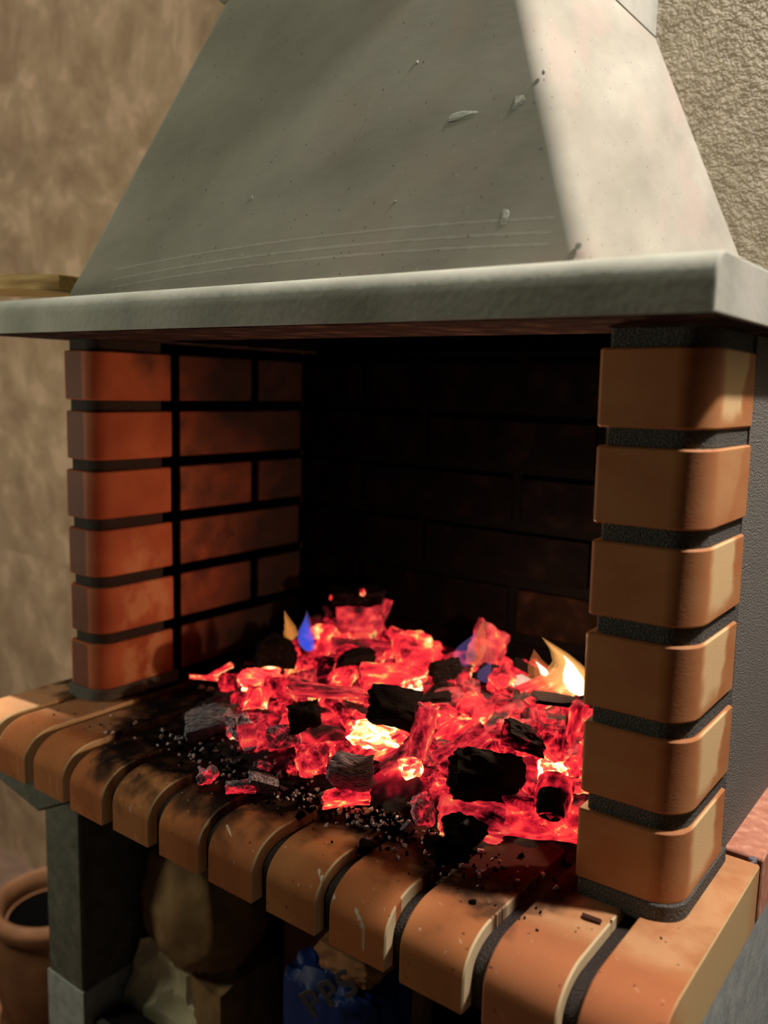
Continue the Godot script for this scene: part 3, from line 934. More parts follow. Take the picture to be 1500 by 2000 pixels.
func blob(seed_: int, dims: Vector3, box: float, wob: float, crease := 0.06, n := 16) -> ArrayMesh:
	var s := Soup.new()
	var f := noise(seed_, 1.0, FastNoiseLite.TYPE_SIMPLEX_SMOOTH, 3)
	var g := noise(seed_ + 9, 2.2, FastNoiseLite.TYPE_CELLULAR, 1)
	g.cellular_return_type = FastNoiseLite.RETURN_DISTANCE
	for ax in 3:
		for sg in [-1.0, 1.0]:
			for i in n:
				for j in n:
					var pts := []
					for e in [[0, 0], [1, 0], [1, 1], [0, 1]]:
						var p := Vector3.ZERO
						p[ax] = sg
						p[(ax + 1) % 3] = float(i + e[0]) / n * 2.0 - 1.0
						p[(ax + 2) % 3] = float(j + e[1]) / n * 2.0 - 1.0
						var q := p.normalized().lerp(p, box)
						q *= 1.0 + wob * f.get_noise_3dv(q * 1.3) + crease * g.get_noise_3dv(q)
						pts.append(q * dims * 0.5)
					if sg > 0: s.quad(pts[0], pts[1], pts[2], pts[3])
					else: s.quad(pts[0], pts[3], pts[2], pts[1])
	return s.mesh(42)


func build_under() -> void:
	# terracotta pot on the floor, left behind the leg
	var pot := thing("terracotta_pot", "round terracotta pot on the floor left of the grey leg", "pot", Vector3(-1.215, FLOOR_Y, -0.20))
	put("body", lathe([Vector2(0, 0.0), Vector2(0.085, 0.0), Vector2(0.095, 0.02), Vector2(0.108, 0.08), Vector2(0.108, 0.14), Vector2(0.100, 0.185), Vector2(0.092, 0.20), Vector2(0.082, 0.20), Vector2(0.088, 0.17), Vector2(0.092, 0.10), Vector2(0.08, 0.02), Vector2(0, 0.02)], 48), M.terracotta, pot)
	var rim := put("rim", lathe([Vector2(0.088, 0.195), Vector2(0.104, 0.195), Vector2(0.116, 0.205), Vector2(0.120, 0.218), Vector2(0.116, 0.230), Vector2(0.106, 0.236), Vector2(0.096, 0.232), Vector2(0.088, 0.215), Vector2(0.088, 0.195)], 48), M.terracotta, pot)
	rim.set_meta("label", "thick rolled rim")
	var dish := put("saucer", lathe([Vector2(0, -0.0), Vector2(0.13, 0.0), Vector2(0.145, 0.022), Vector2(0.135, 0.024), Vector2(0.122, 0.008), Vector2(0, 0.006)], 40), M.terracotta, pot)
	dish.set_meta("label", "shallow clay saucer")
	var soil := put("soil", lathe([Vector2(0, 0.196), Vector2(0.089, 0.196), Vector2(0.089, 0.18), Vector2(0, 0.18)], 40), M.soot, pot)
	soil.set_meta("label", "black inside of the pot")
	# storage space under the hearth
	var b1 := thing("paper_bag", "brown paper bag with a rounded top and pale torn flap", "paper bag", Vector3(-0.70, FLOOR_Y, -0.13))
	var body := put("bag_body", blob(11, Vector3(0.20, 0.22, 0.17), 0.12, 0.08), M.kraft, b1)
	body.position = Vector3(0.0, 0.475, 0)
	var low := put("bag_base", blob(12, Vector3(0.20, 0.42, 0.15), 0.6, 0.08), M.kraft, b1)
	low.position = Vector3(0.0, 0.21, -0.01)
	var flap := put("torn_flap", crumple(), M.kraft_pale, b1)
	flap.position = Vector3(-0.005, 0.352, 0.085)
	flap.rotation = Vector3(-0.15, 0.35, -0.03)
	flap.set_meta("label", "pale crumpled paper flap")
	var b2 := thing("brown_sack", "large dark brown sack slumped between paper bag and blue bag", "sack", Vector3(-0.545, FLOOR_Y, -0.285))
	var sk := put("sack_body", blob(14, Vector3(0.21, 0.50, 0.18), 0.55, 0.14), M.sack, b2)
	sk.position = Vector3(0, 0.25, 0)
	sk.rotation.z = -0.12
	var fold := put("folded_mouth", blob(15, Vector3(0.20, 0.07, 0.12), 0.4, 0.25), M.kraft, b2)
	fold.position = Vector3(-0.01, 0.475, 0.02)
	fold.rotation.z = 0.45
	var b3 := thing("blue_bag", "blue plastic bag with pale lettering under the hearth", "bag", Vector3(-0.435, FLOOR_Y, -0.13))
	var bb := put("bag_body", blob(16, Vector3(0.155, 0.50, 0.12), 0.6, 0.10, 0.0), M.blue, b3)
	bb.position = Vector3(0, 0.25, 0)
	var neck := put("bag_mouth", blob(17, Vector3(0.10, 0.045, 0.08), 0.4, 0.15), M.sack, b3)
	neck.position = Vector3(0.012, 0.505, 0.0)
	neck.set_meta("label", "dull folded mouth")
	var tm := TextMesh.new()
	tm.text = "PPS"
	tm.font_size = 64
	tm.pixel_size = 0.0007
	tm.depth = 0.002
	var fnt := SystemFont.new()
	fnt.font_names = PackedStringArray(["Droid Sans"])
	fnt.font_weight = 700
	tm.font = fnt
	var txt := put("lettering", tm, M.print_white, b3)
	txt.position = Vector3(0.022, 0.492, 0.066)
	txt.rotation = Vector3(-0.05, 0.45, 0.65)
	txt.set_meta("label", "pale slanting letters")
	var b4 := put("black_bin", block(-0.78, -0.70, FLOOR_Y, -0.475, -0.04, 0.01, 0.006), M.black_plastic)
	tag(b4, "black plastic box at the foot of the paper bag", "box")
	var b5 := put("white_sheet", crumple(), M.white_paper)
	b5.position = Vector3(-0.60, -0.50, -0.02)
	b5.rotation = Vector3(-0.9, 0.2, -0.15)
	b5.scale = Vector3(0.9, 0.6, 1)
	tag(b5, "white crumpled paper sheet in front of the brown sack", "paper")
	# board lying on the left end of the mantel
	var pl := put("wooden_board", block(-0.34, 0.0, 0.0, 0.018, -0.13, 0.0, 0.0015), M.wood)
	pl.position = Vector3(-0.775, MT + 0.016, 0.036)
	pl.rotation = Vector3(0, 0.08, -0.045)
	tag(pl, "bare wooden board lying on the left end of the mantel", "board")


func crumple() -> ArrayMesh:
	var s := Soup.new()
	var f := noise(23, 14.0, FastNoiseLite.TYPE_CELLULAR, 1)
	f.cellular_return_type = FastNoiseLite.RETURN_DISTANCE
	var n := 12
	var grid := []
	for side in 2:
		var g := []
		for i in n + 1:
			for j in n + 1:
				var u := float(i) / n
				var v := float(j) / n
				var x := (u - 0.5) * lerpf(0.165, 0.11, v)
				var y := (v - 0.5) * 0.125 + 0.012 * sin(u * 5.0)
				var z := f.get_noise_2d(u * 0.18, v * 0.18) * 0.022 - side * 0.002 - pow(u - 0.5, 2) * 0.06
				g.append(Vector3(x, y, z))
		grid.append(g)
	for i in n:
		for j in n:
			var a := i * (n + 1) + j
			var b := a + n + 1
			s.quad(grid[0][a], grid[0][b], grid[0][b + 1], grid[0][a + 1])
			s.quad(grid[1][a], grid[1][a + 1], grid[1][b + 1], grid[1][b])
	for i in n:
		for e in [[i * (n + 1), (i + 1) * (n + 1)], [(i + 1) * (n + 1) + n, i * (n + 1) + n], [i + 1, i], [n * (n + 1) + i, n * (n + 1) + i + 1]]:
			s.quad(grid[0][e[0]], grid[1][e[0]], grid[1][e[1]], grid[0][e[1]])
	return s.mesh(20)


# ---------------------------------------------------------------- the fire
var bed_edge := PackedVector2Array([Vector2(-0.735, -0.385), Vector2(-0.745, -0.24), Vector2(-0.715, -0.11), Vector2(-0.64, -0.03), Vector2(-0.56, 0.022), Vector2(-0.46, 0.05), Vector2(-0.36, 0.022), Vector2(-0.28, 0.004), Vector2(-0.21, 0.004), Vector2(-0.15, -0.03), Vector2(-0.094, -0.048), Vector2(-0.092, -0.385)])
var bed_noise: FastNoiseLite


func inside_by(p: Vector2) -> float:
	var best := 1e9
	for i in bed_edge.size():
		var q := Geometry2D.get_closest_point_to_segment(p, bed_edge[i], bed_edge[(i + 1) % bed_edge.size()])
		if i >= bed_edge.size() - 2: continue   # walls at the right and back do not lower the bed
		if i == 0: continue
		best = minf(best, q.distance_to(p))
	return best if Geometry2D.is_point_in_polygon(p, bed_edge) else -best


func bed_height(p: Vector2) -> float:
	var d := inside_by(p)
	var h := 0.034 * smooth(-0.01, 0.11, d) + 0.022 * smooth(-0.17, -0.32, p.y) * smooth(-0.01, 0.11, d)
	return HY - 0.004 + h + (0.006 * bed_noise.get_noise_2d(p.x, p.y) if d > 0.0 else 0.0)


func glow_at(p: Vector2) -> float:   # how far the embers are alight
	var d := inside_by(p)
	var g := smooth(0.025, 0.085, d + 0.02 * bed_noise.get_noise_2d(p.x * 2.0 + 3.0, p.y * 2.0))
	g *= smooth(-0.70, -0.60, p.x)
	return g


func build_fire() -> void:
	bed_noise = noise(61, 30.0, FastNoiseLite.TYPE_SIMPLEX_SMOOTH, 3)
	# the loose bed of small embers and ash
	var s := Soup.new()
	var nx := 150
	var nz := 96
	var at := func(i: int, j: int) -> Vector3:
		var x := -0.76 + 0.668 * i / nx
		var z := -0.386 + 0.466 * j / nz
		return Vector3(x, bed_height(Vector2(x, z)), z)
	var pts := []
	for i in nx + 1:
		for j in nz + 1:
			pts.append(at.call(i, j))
	for i in nx:
		for j in nz:
			var a: Vector3 = pts[i * (nz + 1) + j]
			var b: Vector3 = pts[(i + 1) * (nz + 1) + j]
			var c: Vector3 = pts[(i + 1) * (nz + 1) + j + 1]
			var d: Vector3 = pts[i * (nz + 1) + j + 1]
			if maxf(maxf(a.y, b.y), maxf(c.y, d.y)) < HY - 0.003: continue
			var u := func(p: Vector3) -> Vector2: return Vector2((p.x + 0.76) / 0.668, (p.z + 0.386) / 0.466)
			s.quad(a, d, c, b, u.call(a), u.call(d), u.call(c), u.call(b))
	# underside closes the heap
	var bm := s.mesh(60, false)
	var fine := noise(62, 70.0, FastNoiseLite.TYPE_CELLULAR, 2)
	fine.cellular_return_type = FastNoiseLite.RETURN_DISTANCE2_SUB
	var mid := noise(63, 22.0, FastNoiseLite.TYPE_SIMPLEX_SMOOTH, 4)
	var glow := paint(640, 448, func(u: float, v: float) -> Color:
		var p := Vector2(-0.76 + 0.668 * u, -0.386 + 0.466 * v)
		var g := glow_at(p)
		var n := clampf(0.5 + 0.9 * mid.get_noise_2d(p.x, p.y) + 0.35 * fine.get_noise_2d(p.x, p.y), 0.0, 1.0)
		var hot := smooth(0.075, 0.0, Vector2((p.x + 0.341) / 1.2, p.y + 0.075).length()) + 0.6 * smooth(0.05, 0.0, Vector2(p.x + 0.575, p.y + 0.14).length()) + 0.45 * smooth(0.05, 0.0, Vector2(p.x + 0.22, p.y + 0.15).length())
		var k := g * (0.10 + 0.66 * n) + hot * 0.55
		return heat(clampf(k, 0.0, 1.0)))
	var ashy := paint(640, 448, func(u: float, v: float) -> Color:
		var p := Vector2(-0.76 + 0.668 * u, -0.386 + 0.466 * v)
		var n := mid.get_noise_2d(p.x * 2.0, p.y * 2.0)
		var c := Color(0.07, 0.06, 0.06).lerp(Color(0.20, 0.18, 0.18), clampf(n * 1.6, 0.0, 0.8))
		return c)
	var m := image_material("ember bed", ashy, 0.95)
	m.emission_enabled = true
	m.emission = Color.WHITE
	m.emission_operator = BaseMaterial3D.EMISSION_OP_MULTIPLY
	m.emission_texture = ImageTexture.create_from_image(glow)
	m.emission_energy_multiplier = 1.15
	var bed := put("ember_bed", bm, m)
	tag(bed, "glowing bed of crumbled embers and grey ash on the hearth", "embers", "", "stuff")
	named_coals()
	loose_coals()
	flames()


func heat(k: float) -> Color:
	var st := [[0.0, Color8(0, 0, 0)], [0.12, Color8(34, 1, 5)], [0.28, Color8(116, 12, 24)], [0.42, Color8(190, 26, 42)], [0.56, Color8(238, 46, 54)], [0.70, Color8(255, 66, 62)], [0.80, Color8(255, 104, 64)], [0.9, Color8(255, 200, 104)], [1.0, Color8(255, 250, 205)]]
	for i in st.size() - 1:
		if k <= st[i + 1][0]:
			return st[i][1].lerp(st[i + 1][1], (k - st[i][0]) / (st[i + 1][0] - st[i][0]))
	return st[-1][1]


func coal(called: String, shape: Mesh, mat: String, at: Vector3, dims: Vector3, rot: Vector3, label: String, group := "", category := "charcoal") -> MeshInstance3D:
	var o := put(called, shape, M[mat])
	# rot: x = turn about y relative to the camera's heading, y = tilt in the picture plane, z = tip towards the viewer
	o.basis = Basis(Vector3.UP, YAW + rot.x) * Basis(Vector3.BACK, rot.y) * Basis(Vector3.RIGHT, rot.z) * Basis.from_scale(dims)
	o.position = at
	tag(o, label, category, group)
	return o


func named_coals() -> void:
	var list := [
		# name, shape, material, position, size, rotation, label
		["charcoal_chunk", "chunk", "black_grain", Vector3(-0.602, 0.055, -0.165), Vector3(0.060, 0.042, 0.05), Vector3(0.3, -0.1, 0.2), "black charcoal lump at the left rear beside the blue flame"],
		["glowing_coal", "lump", "red", Vector3(-0.594, 0.05, -0.262), Vector3(0.045, 0.05, 0.04), Vector3(0.2, 0.3, 0.1), "bright red coal standing just right of the blue flame"],
		["glowing_coal", "chunk", "red_dusty", Vector3(-0.574, 0.062, -0.318), Vector3(0.075, 0.06, 0.03), Vector3(-0.1, 0.12, -0.2), "upright striped red coal at the rear of the pile"],
		["glowing_coal", "slab", "red_dusty", Vector3(-0.552, 0.075, -0.335), Vector3(0.016, 0.06, 0.03), Vector3(0.0, -0.3, -0.1), "narrow pointed red coal tip rising at the rear"],
		["charcoal_chunk", "chunk", "black", Vector3(-0.610, 0.088, -0.350), Vector3(0.085, 0.046, 0.05), Vector3(0.2, 0.1, 0.2), "highest black charcoal at the back with small glowing spots"],
		["glowing_ember", "lump", "red", Vector3(-0.636, 0.092, -0.328), Vector3(0.016, 0.012, 0.010), Vector3(0.1, 0.2, 0.0), "left of two red sparks on the highest black charcoal"],
		["glowing_ember", "lump", "red", Vector3(-0.584, 0.108, -0.330), Vector3(0.010, 0.012, 0.010), Vector3(0.1, 0.2, 0.0), "right of two red sparks on the highest black charcoal"],
		["glowing_coal", "log", "red_dusty", Vector3(-0.535, 0.045, -0.267), Vector3(0.085, 0.032, 0.03), Vector3(-0.1, -0.06, 0), "long dull red coal lying below the striped upright coal"],
		["glowing_coal", "chunk", "red", Vector3(-0.452, 0.052, -0.285), Vector3(0.065, 0.052, 0.05), Vector3(0.3, 0.15, 0.3), "large squarish red coal at the middle rear"],
		["glowing_coal", "chunk", "red", Vector3(-0.452, 0.030, -0.235), Vector3(0.095, 0.042, 0.05), Vector3(0.1, 0.05, 0.3), "wide red coal in front of the squarish rear coal"],
		["glowing_coal", "slab", "red_dusty", Vector3(-0.375, 0.060, -0.345), Vector3(0.070, 0.066, 0.024), Vector3(0.2, -0.55, -0.3), "tall angular dusty red slab leaning at the right rear"],
		["wood_stick", "slab", "black_grain", Vector3(-0.303, 0.055, -0.322), Vector3(0.042, 0.010, 0.014), Vector3(0.1, -0.5, 0.2), "short dark split stick behind the tall flame"],
		["wood_stick", "slab", "ash_grain", Vector3(-0.298, 0.040, -0.305), Vector3(0.046, 0.018, 0.016), Vector3(0.1, -0.45, 0.2), "pale brown split stick lying against the leaning red slab"],
		["charcoal_plate", "slab", "black_grain", Vector3(-0.206, 0.066, -0.215), Vector3(0.068, 0.006, 0.03), Vector3(0.05, -0.12, 0.1), "thin black pointed plate under the white flame"],
		["glowing_coal", "chunk", "red_deep", Vector3(-0.187, 0.045, -0.213), Vector3(0.020, 0.056, 0.022), Vector3(0.1, -0.12, 0.0), "upright dark red coal against the right pillar"],
		["glowing_coal", "chunk", "red", Vector3(-0.150, 0.026, -0.160), Vector3(0.022, 0.056, 0.03), Vector3(0.2, 0.1, 0.0), "yellow streaked coal standing low beside the right pillar"],
		["charcoal_chunk", "chunk", "black_grain", Vector3(-0.346, 0.060, -0.088), Vector3(0.066, 0.026, 0.045), Vector3(0.15, -0.28, 0.55), "flat black charcoal slab above the yellow hot hollow"],
		["glowing_coal", "lump", "hot", Vector3(-0.352, 0.028, -0.070), Vector3(0.075, 0.026, 0.04), Vector3(0.1, -0.15, 0.2), "yellow white hot coal below the flat black slab"],
		["glowing_log", "log", "red_dusty", Vector3(-0.294, 0.052, -0.068), Vector3(0.058, 0.025, 0.025), Vector3(0.0, 1.38, 0.3), "ringed red charcoal log standing almost upright"],
		["glowing_log", "log", "red_dusty", Vector3(-0.242, 0.050, -0.064), Vector3(0.058, 0.025, 0.026), Vector3(0.2, 0.55, 0.0), "grey red charcoal log slanting up behind the largest black lump"],
		["charcoal_chunk", "chunk", "black_grain", Vector3(-0.188, 0.054, -0.026), Vector3(0.082, 0.040, 0.055), Vector3(0.1, -0.12, 0.35), "largest black charcoal lump, front right of the fire"],
		["charcoal_chunk", "chunk", "black_edge", Vector3(-0.180, 0.068, -0.080), Vector3(0.054, 0.024, 0.03), Vector3(0.1, -0.45, 0.3), "black charcoal slab with red face on the largest lump"],
		["charcoal_ring", "log", "red_deep", Vector3(-0.127, 0.038, -0.036), Vector3(0.045, 0.036, 0.036), Vector3(1.3, 0.5, 0.0), "hollow black log end with glowing rim by right pillar"],
		["glowing_log", "log", "red_deep", Vector3(-0.133, 0.020, -0.036), Vector3(0.082, 0.036, 0.036), Vector3(0.0, -0.10, 0.0), "smooth thick red log at the front right by the pillar"],
		["ash_chunk", "slab", "red_dusty", Vector3(-0.186, 0.022, 0.004), Vector3(0.066, 0.026, 0.04), Vector3(0.0, -0.15, 0.4), "dull rosy ash coated slab in front of the largest lump"],
		["charcoal_chunk", "lump", "black", Vector3(-0.178, 0.020, 0.026), Vector3(0.046, 0.026, 0.036), Vector3(0.3, -0.2, 0.2), "rough matt black charcoal at the front edge with ash flakes"],
		["charcoal_chunk", "chunk", "black", Vector3(-0.193, 0.003, 0.040), Vector3(0.042, 0.026, 0.030), Vector3(0.2, -0.25, 0.2), "smooth dark slate coloured charcoal block on the hearth bricks"],
		["glowing_coal", "lump", "ash_glow", Vector3(-0.238, 0.012, 0.010), Vector3(0.026, 0.034, 0.03), Vector3(0.2, 0.3, 0.1), "small ash rimmed red coal left of the matt black charcoal"],
		["ash_chunk", "chunk", "ash_grain", Vector3(-0.336, 0.016, 0.002), Vector3(0.050, 0.034, 0.034), Vector3(0.05, -0.12, 0.4), "grey splintered charcoal block with glowing base at the front"],
		["glowing_coal", "slab", "red", Vector3(-0.332, -0.002, 0.010), Vector3(0.050, 0.010, 0.034), Vector3(0.05, 0.06, 0.1), "thin red coal under the grey splintered block"],
		["glowing_coal", "lump", "crackle", Vector3(-0.390, 0.016, -0.002), Vector3(0.040, 0.036, 0.03), Vector3(0.0, 0.2, -0.2), "fan shaped red coal with a crackled grey network"],
		["charcoal_chunk", "chunk", "black", Vector3(-0.432, 0.044, -0.036), Vector3(0.040, 0.036, 0.036), Vector3(0.2, 0.12, 0.2), "black charcoal cube left of the middle of the fire"],
		["ash_chunk", "log", "ash_glow", Vector3(-0.446, 0.020, -0.018), Vector3(0.036, 0.026, 0.028), Vector3(0.1, 0.1, 0.2), "cup shaped grey coal with orange rim below the black cube"],
		["ash_chunk", "chunk", "ash_grain", Vector3(-0.568, 0.008, -0.020), Vector3(0.068, 0.026, 0.045), Vector3(0.1, 0.25, 0.5), "ribbed grey ash block at the left front of the fire"],
		["glowing_twig", "log", "red", Vector3(-0.681, 0.012, -0.109), Vector3(0.040, 0.007, 0.007), Vector3(0.1, -0.1, 0.0), "thin glowing twig with bright tip farthest left in the fire"],
		["glowing_twig", "log", "red", Vector3(-0.668, 0.020, -0.126), Vector3(0.036, 0.009, 0.009), Vector3(0.0, 0.55, 0.0), "short slanting glowing twig above the thin one at left"],
		["glowing_coal", "lump", "hot", Vector3(-0.579, 0.030, -0.120), Vector3(0.074, 0.030, 0.04), Vector3(0.1, -0.05, 0.1), "orange yellow hot coal below the left rear black lump"],
		["glowing_log", "log", "red_dusty", Vector3(-0.459, 0.045, -0.107), Vector3(0.086, 0.018, 0.018), Vector3(0.05, -0.07, 0.0), "smooth long rosy log lying across the middle left"],
		["ash_coal", "lump", "ash_glow", Vector3(-0.471, 0.0, 0.073), Vector3(0.026, 0.020, 0.020), Vector3(0.1, 0.3, 0.1), "grey coal with red cheek lying alone on a hearth brick, leftmost"],
		["ash_coal", "log", "ash_glow", Vector3(-0.428, -0.002, 0.066), Vector3(0.030, 0.015, 0.016), Vector3(0.1, 0.05, 0.0), "short grey roll with red stripes on the hearth brick"],
		["ash_coal", "slab", "ash", Vector3(-0.412, 0.001, 0.050), Vector3(0.032, 0.018, 0.020), Vector3(0.2, -0.35, 0.3), "grey wedge of ash beside the striped grey roll"],
		["glowing_coal", "lump", "red", Vector3(-0.524, 0.003, -0.018), Vector3(0.020, 0.013, 0.013), Vector3(0.1, 0.3, 0.1), "small red ember right of the ribbed ash block"],
		["glowing_coal", "lump", "red", Vector3(-0.504, 0.006, -0.034), Vector3(0.015, 0.016, 0.013), Vector3(0.4, 0.1, 0.1), "small upright red ember behind the two pink embers"],
		["glowing_coal", "slab", "ash_glow", Vector3(-0.483, 0.0, -0.005), Vector3(0.020, 0.008, 0.012), Vector3(0.1, 0.4, 0.1), "flat pink ember on the ash, left of a pair"],
		["glowing_coal", "lump", "red_dusty", Vector3(-0.472, 0.0, -0.012), Vector3(0.018, 0.011, 0.013), Vector3(0.3, -0.2, 0.1), "rounded pink ember on the ash, right of a pair"],
		["glowing_coal", "chunk", "red_deep", Vector3(-0.187, 0.045, -0.155), Vector3(0.028, 0.044, 0.03), Vector3(0.2, -0.15, 0.0), "deep red block standing right of the slanting log"],
		["glowing_coal", "lump", "red_dusty", Vector3(-0.216, 0.046, -0.150), Vector3(0.032, 0.036, 0.03), Vector3(0.3, 0.2, 0.0), "rounded ash dusted coal behind the slanting log"],
		["glowing_coal", "lump", "crackle", Vector3(-0.235, 0.026, -0.022), Vector3(0.036, 0.024, 0.024), Vector3(0.3, -0.3, 0.1), "cracked red coal below the largest black lump's left end"],
		["glowing_coal", "lump", "hot", Vector3(-0.285, 0.026, -0.038), Vector3(0.030, 0.018, 0.022), Vector3(0.3, 0.2, 0.1), "small orange yellow coal at the foot of the upright log"],
		["glowing_coal", "lump", "hot", Vector3(-0.160, 0.030, -0.105), Vector3(0.030, 0.030, 0.026), Vector3(0.1, 0.1, 0.1), "orange hot coal in the gap behind the hollow log end"],
		["charcoal_chunk", "chunk", "black", Vector3(-0.505, 0.050, -0.215), Vector3(0.060, 0.018, 0.03), Vector3(0.2, 0.15, 0.2), "flat black charcoal at the middle rear with a blue flicker"],
		["charcoal_chunk", "slab", "black", Vector3(-0.352, 0.046, -0.175), Vector3(0.046, 0.009, 0.02), Vector3(0.1, 0.08, 0.1), "thin black sliver behind the flat black slab"],
		["charcoal_chunk", "chunk", "black", Vector3(-0.395, 0.045, -0.270), Vector3(0.040, 0.036, 0.03), Vector3(0.3, 0.1, 0.1), "dark charcoal left of the leaning red slab"],
		["charcoal_chunk", "chunk", "black", Vector3(-0.345, 0.045, -0.290), Vector3(0.036, 0.028, 0.03), Vector3(0.1, -0.3, 0.1), "dark charcoal in front of the leaning red slab"],
	]
	var k := 0
	for d in list:
		k += 1
		coal(d[0], coal_shape(d[1], 400 + k * 3, 12), d[2], d[3], d[4], d[5], d[6])
	# hollow of the ring shaped log end
	var core := coal("charcoal_plug", coal_shape("log", 777, 8), "black", Vector3(-0.118, 0.044, -0.018), Vector3(0.020, 0.027, 0.026), Vector3(1.3, 0.5, 0.0), "burnt black heart of the hollow log end")
	core.position = Vector3(-0.1205, 0.0455, -0.0195)


var landmarks := [["blue flame", Vector2(-0.580, -0.205)], ["flat black slab", Vector2(-0.346, -0.088)], ["ringed upright log", Vector2(-0.294, -0.068)], ["slanting grey red log", Vector2(-0.242, -0.064)], ["largest black lump", Vector2(-0.188, -0.026)], ["hollow log end", Vector2(-0.127, -0.036)], ["rosy ash slab", Vector2(-0.186, 0.004)], ["grey splintered block", Vector2(-0.336, 0.002)], ["fan shaped crackled coal", Vector2(-0.390, -0.002)], ["black charcoal cube", Vector2(-0.432, -0.036)], ["cup shaped grey coal", Vector2(-0.446, -0.018)], ["ribbed ash block", Vector2(-0.568, -0.020)], ["farthest left twig", Vector2(-0.681, -0.109)], ["long rosy log", Vector2(-0.459, -0.107)], ["yellow hot hollow", Vector2(-0.352, -0.070)], ["leaning red slab", Vector2(-0.375, -0.345)], ["squarish rear coal", Vector2(-0.452, -0.285)], ["striped upright coal", Vector2(-0.574, -0.318)], ["highest black charcoal", Vector2(-0.610, -0.350)], ["tall white flame", Vector2(-0.215, -0.270)], ["thin black plate", Vector2(-0.206, -0.215)], ["pale split stick", Vector2(-0.298, -0.305)], ["flat black rear charcoal", Vector2(-0.505, -0.215)], ["upright dark red coal", Vector2(-0.187, -0.213)]]
var used_labels := {}


# A loose piece is told by its look and by the nearest landmark in the fire that no other such piece has claimed.
func told_by(look: String, p: Vector2) -> String:
	var order := landmarks.duplicate()
	order.sort_custom(func(a, b): return a[1].distance_to(p) < b[1].distance_to(p))
	for i in 7:
		var d: Vector2 = p - order[i][1]
		var across := d.x * 0.80 - d.y * 0.60     # as seen from the front right
		var deep := -d.x * 0.60 - d.y * 0.80
		var side := ("right of" if across > 0.0 else "left of") if absf(across) > absf(deep) * 0.9 else ("behind" if deep > 0.0 else "in front of")
		var t := "%s %s the %s" % [look, ("just " + side) if i == 0 else side, order[i][0]]
		if not used_labels.has(t):
			used_labels[t] = true
			return t
	return ""


func loose(called: String, shape: Mesh, mat: String, at: Vector3, dims: Vector3, rot: Vector3, look: String, group: String, category := "charcoal") -> void:
	var t := told_by(look, Vector2(at.x, at.z))
	coal(called, shape, mat, at, dims, rot, t if t else look + " among the other coals", group, category)


func loose_coals() -> void:
	var shapes := {}
	for kind in ["lump", "chunk", "slab", "log"]:
		shapes[kind] = []
		for i in 4:
			shapes[kind].append(coal_shape(kind, 900 + i * 11 + kind.length() * 100, 10))
	var placed := []
	var tries := 0
	while placed.size() < 170 and tries < 6000:
		tries += 1
		var p := Vector2(rng.randf_range(-0.73, -0.097), rng.randf_range(-0.378, 0.04))
		var d := inside_by(p)
		if d < 0.012: continue
		var size := rng.randf_range(0.020, 0.044) if d > 0.05 else rng.randf_range(0.008, 0.016)
		var ok := true
		for q in placed:
			if q[0].distance_to(p) < (q[1] + size) * 0.34: ok = false
		if not ok: continue
		placed.append([p, size])
		var g := glow_at(p)
		var roll := rng.randf()
		var kind: String = ["lump", "lump", "chunk", "slab", "log"][rng.randi() % 5]
		var dims := Vector3(size * rng.randf_range(1.0, 1.6), size * rng.randf_range(0.55, 0.95), size * rng.randf_range(0.7, 1.0))
		if kind == "log": dims = Vector3(size * 1.7, size * 0.6, size * 0.6)
		var at := Vector3(p.x, bed_height(p) + dims.y * rng.randf_range(0.1, 0.35), p.y)
		var rot := Vector3(rng.randf_range(-PI, PI), rng.randf_range(-0.5, 0.5), rng.randf_range(-0.5, 0.5))
		var shape: Mesh = shapes[kind][rng.randi() % 4]
		var form: String = {"lump": "lump", "chunk": "block", "slab": "splinter", "log": "stub"}[kind]
		if g > 0.55:
			if roll < 0.50:
				loose("glowing_ember", shape, "red", at, dims, rot, "bright red ember " + form, "bright red embers in the fire", "ember")
			elif roll < 0.74:
				loose("glowing_ember", shape, "red_deep", at, dims, rot, "deep red ember " + form, "deep red embers in the fire", "ember")
			elif roll < 0.87:
				loose("glowing_ember", shape, "red_dusty", at, dims, rot, "ash dusted rosy ember " + form, "dusty rosy embers in the fire", "ember")
			elif roll < 0.92:
				loose("glowing_ember", shape, "hot", at, dims * 0.8, rot, "orange yellow ember " + form, "yellow hot embers in the fire", "ember")
			else:
				loose("charcoal_piece", shape, "black_edge", at, dims, rot, "black charcoal %s with red cracks" % form, "black pieces in the fire")
		elif g > 0.12:
			if roll < 0.35:
				loose("glowing_ember", shape, "red_deep", at, dims, rot, "deep red ember " + form, "deep red embers in the fire", "ember")
			elif roll < 0.7:
				loose("ash_piece", shape, "ash_glow", at, dims, rot, "grey ash %s with red glow" % form, "half glowing ash pieces")
			else:
				loose("charcoal_piece", shape, "black_edge", at, dims, rot, "black charcoal %s with red cracks" % form, "black pieces in the fire")
		elif roll < 0.4:
			loose("ash_piece", shape, "ash", at, dims * 0.8, rot, "small cold grey ash " + form, "cold crumbs at the edge of the fire")
		else:
			loose("charcoal_piece", shape, "black", at, dims * 0.8, rot, "small cold black charcoal " + form, "cold crumbs at the edge of the fire")


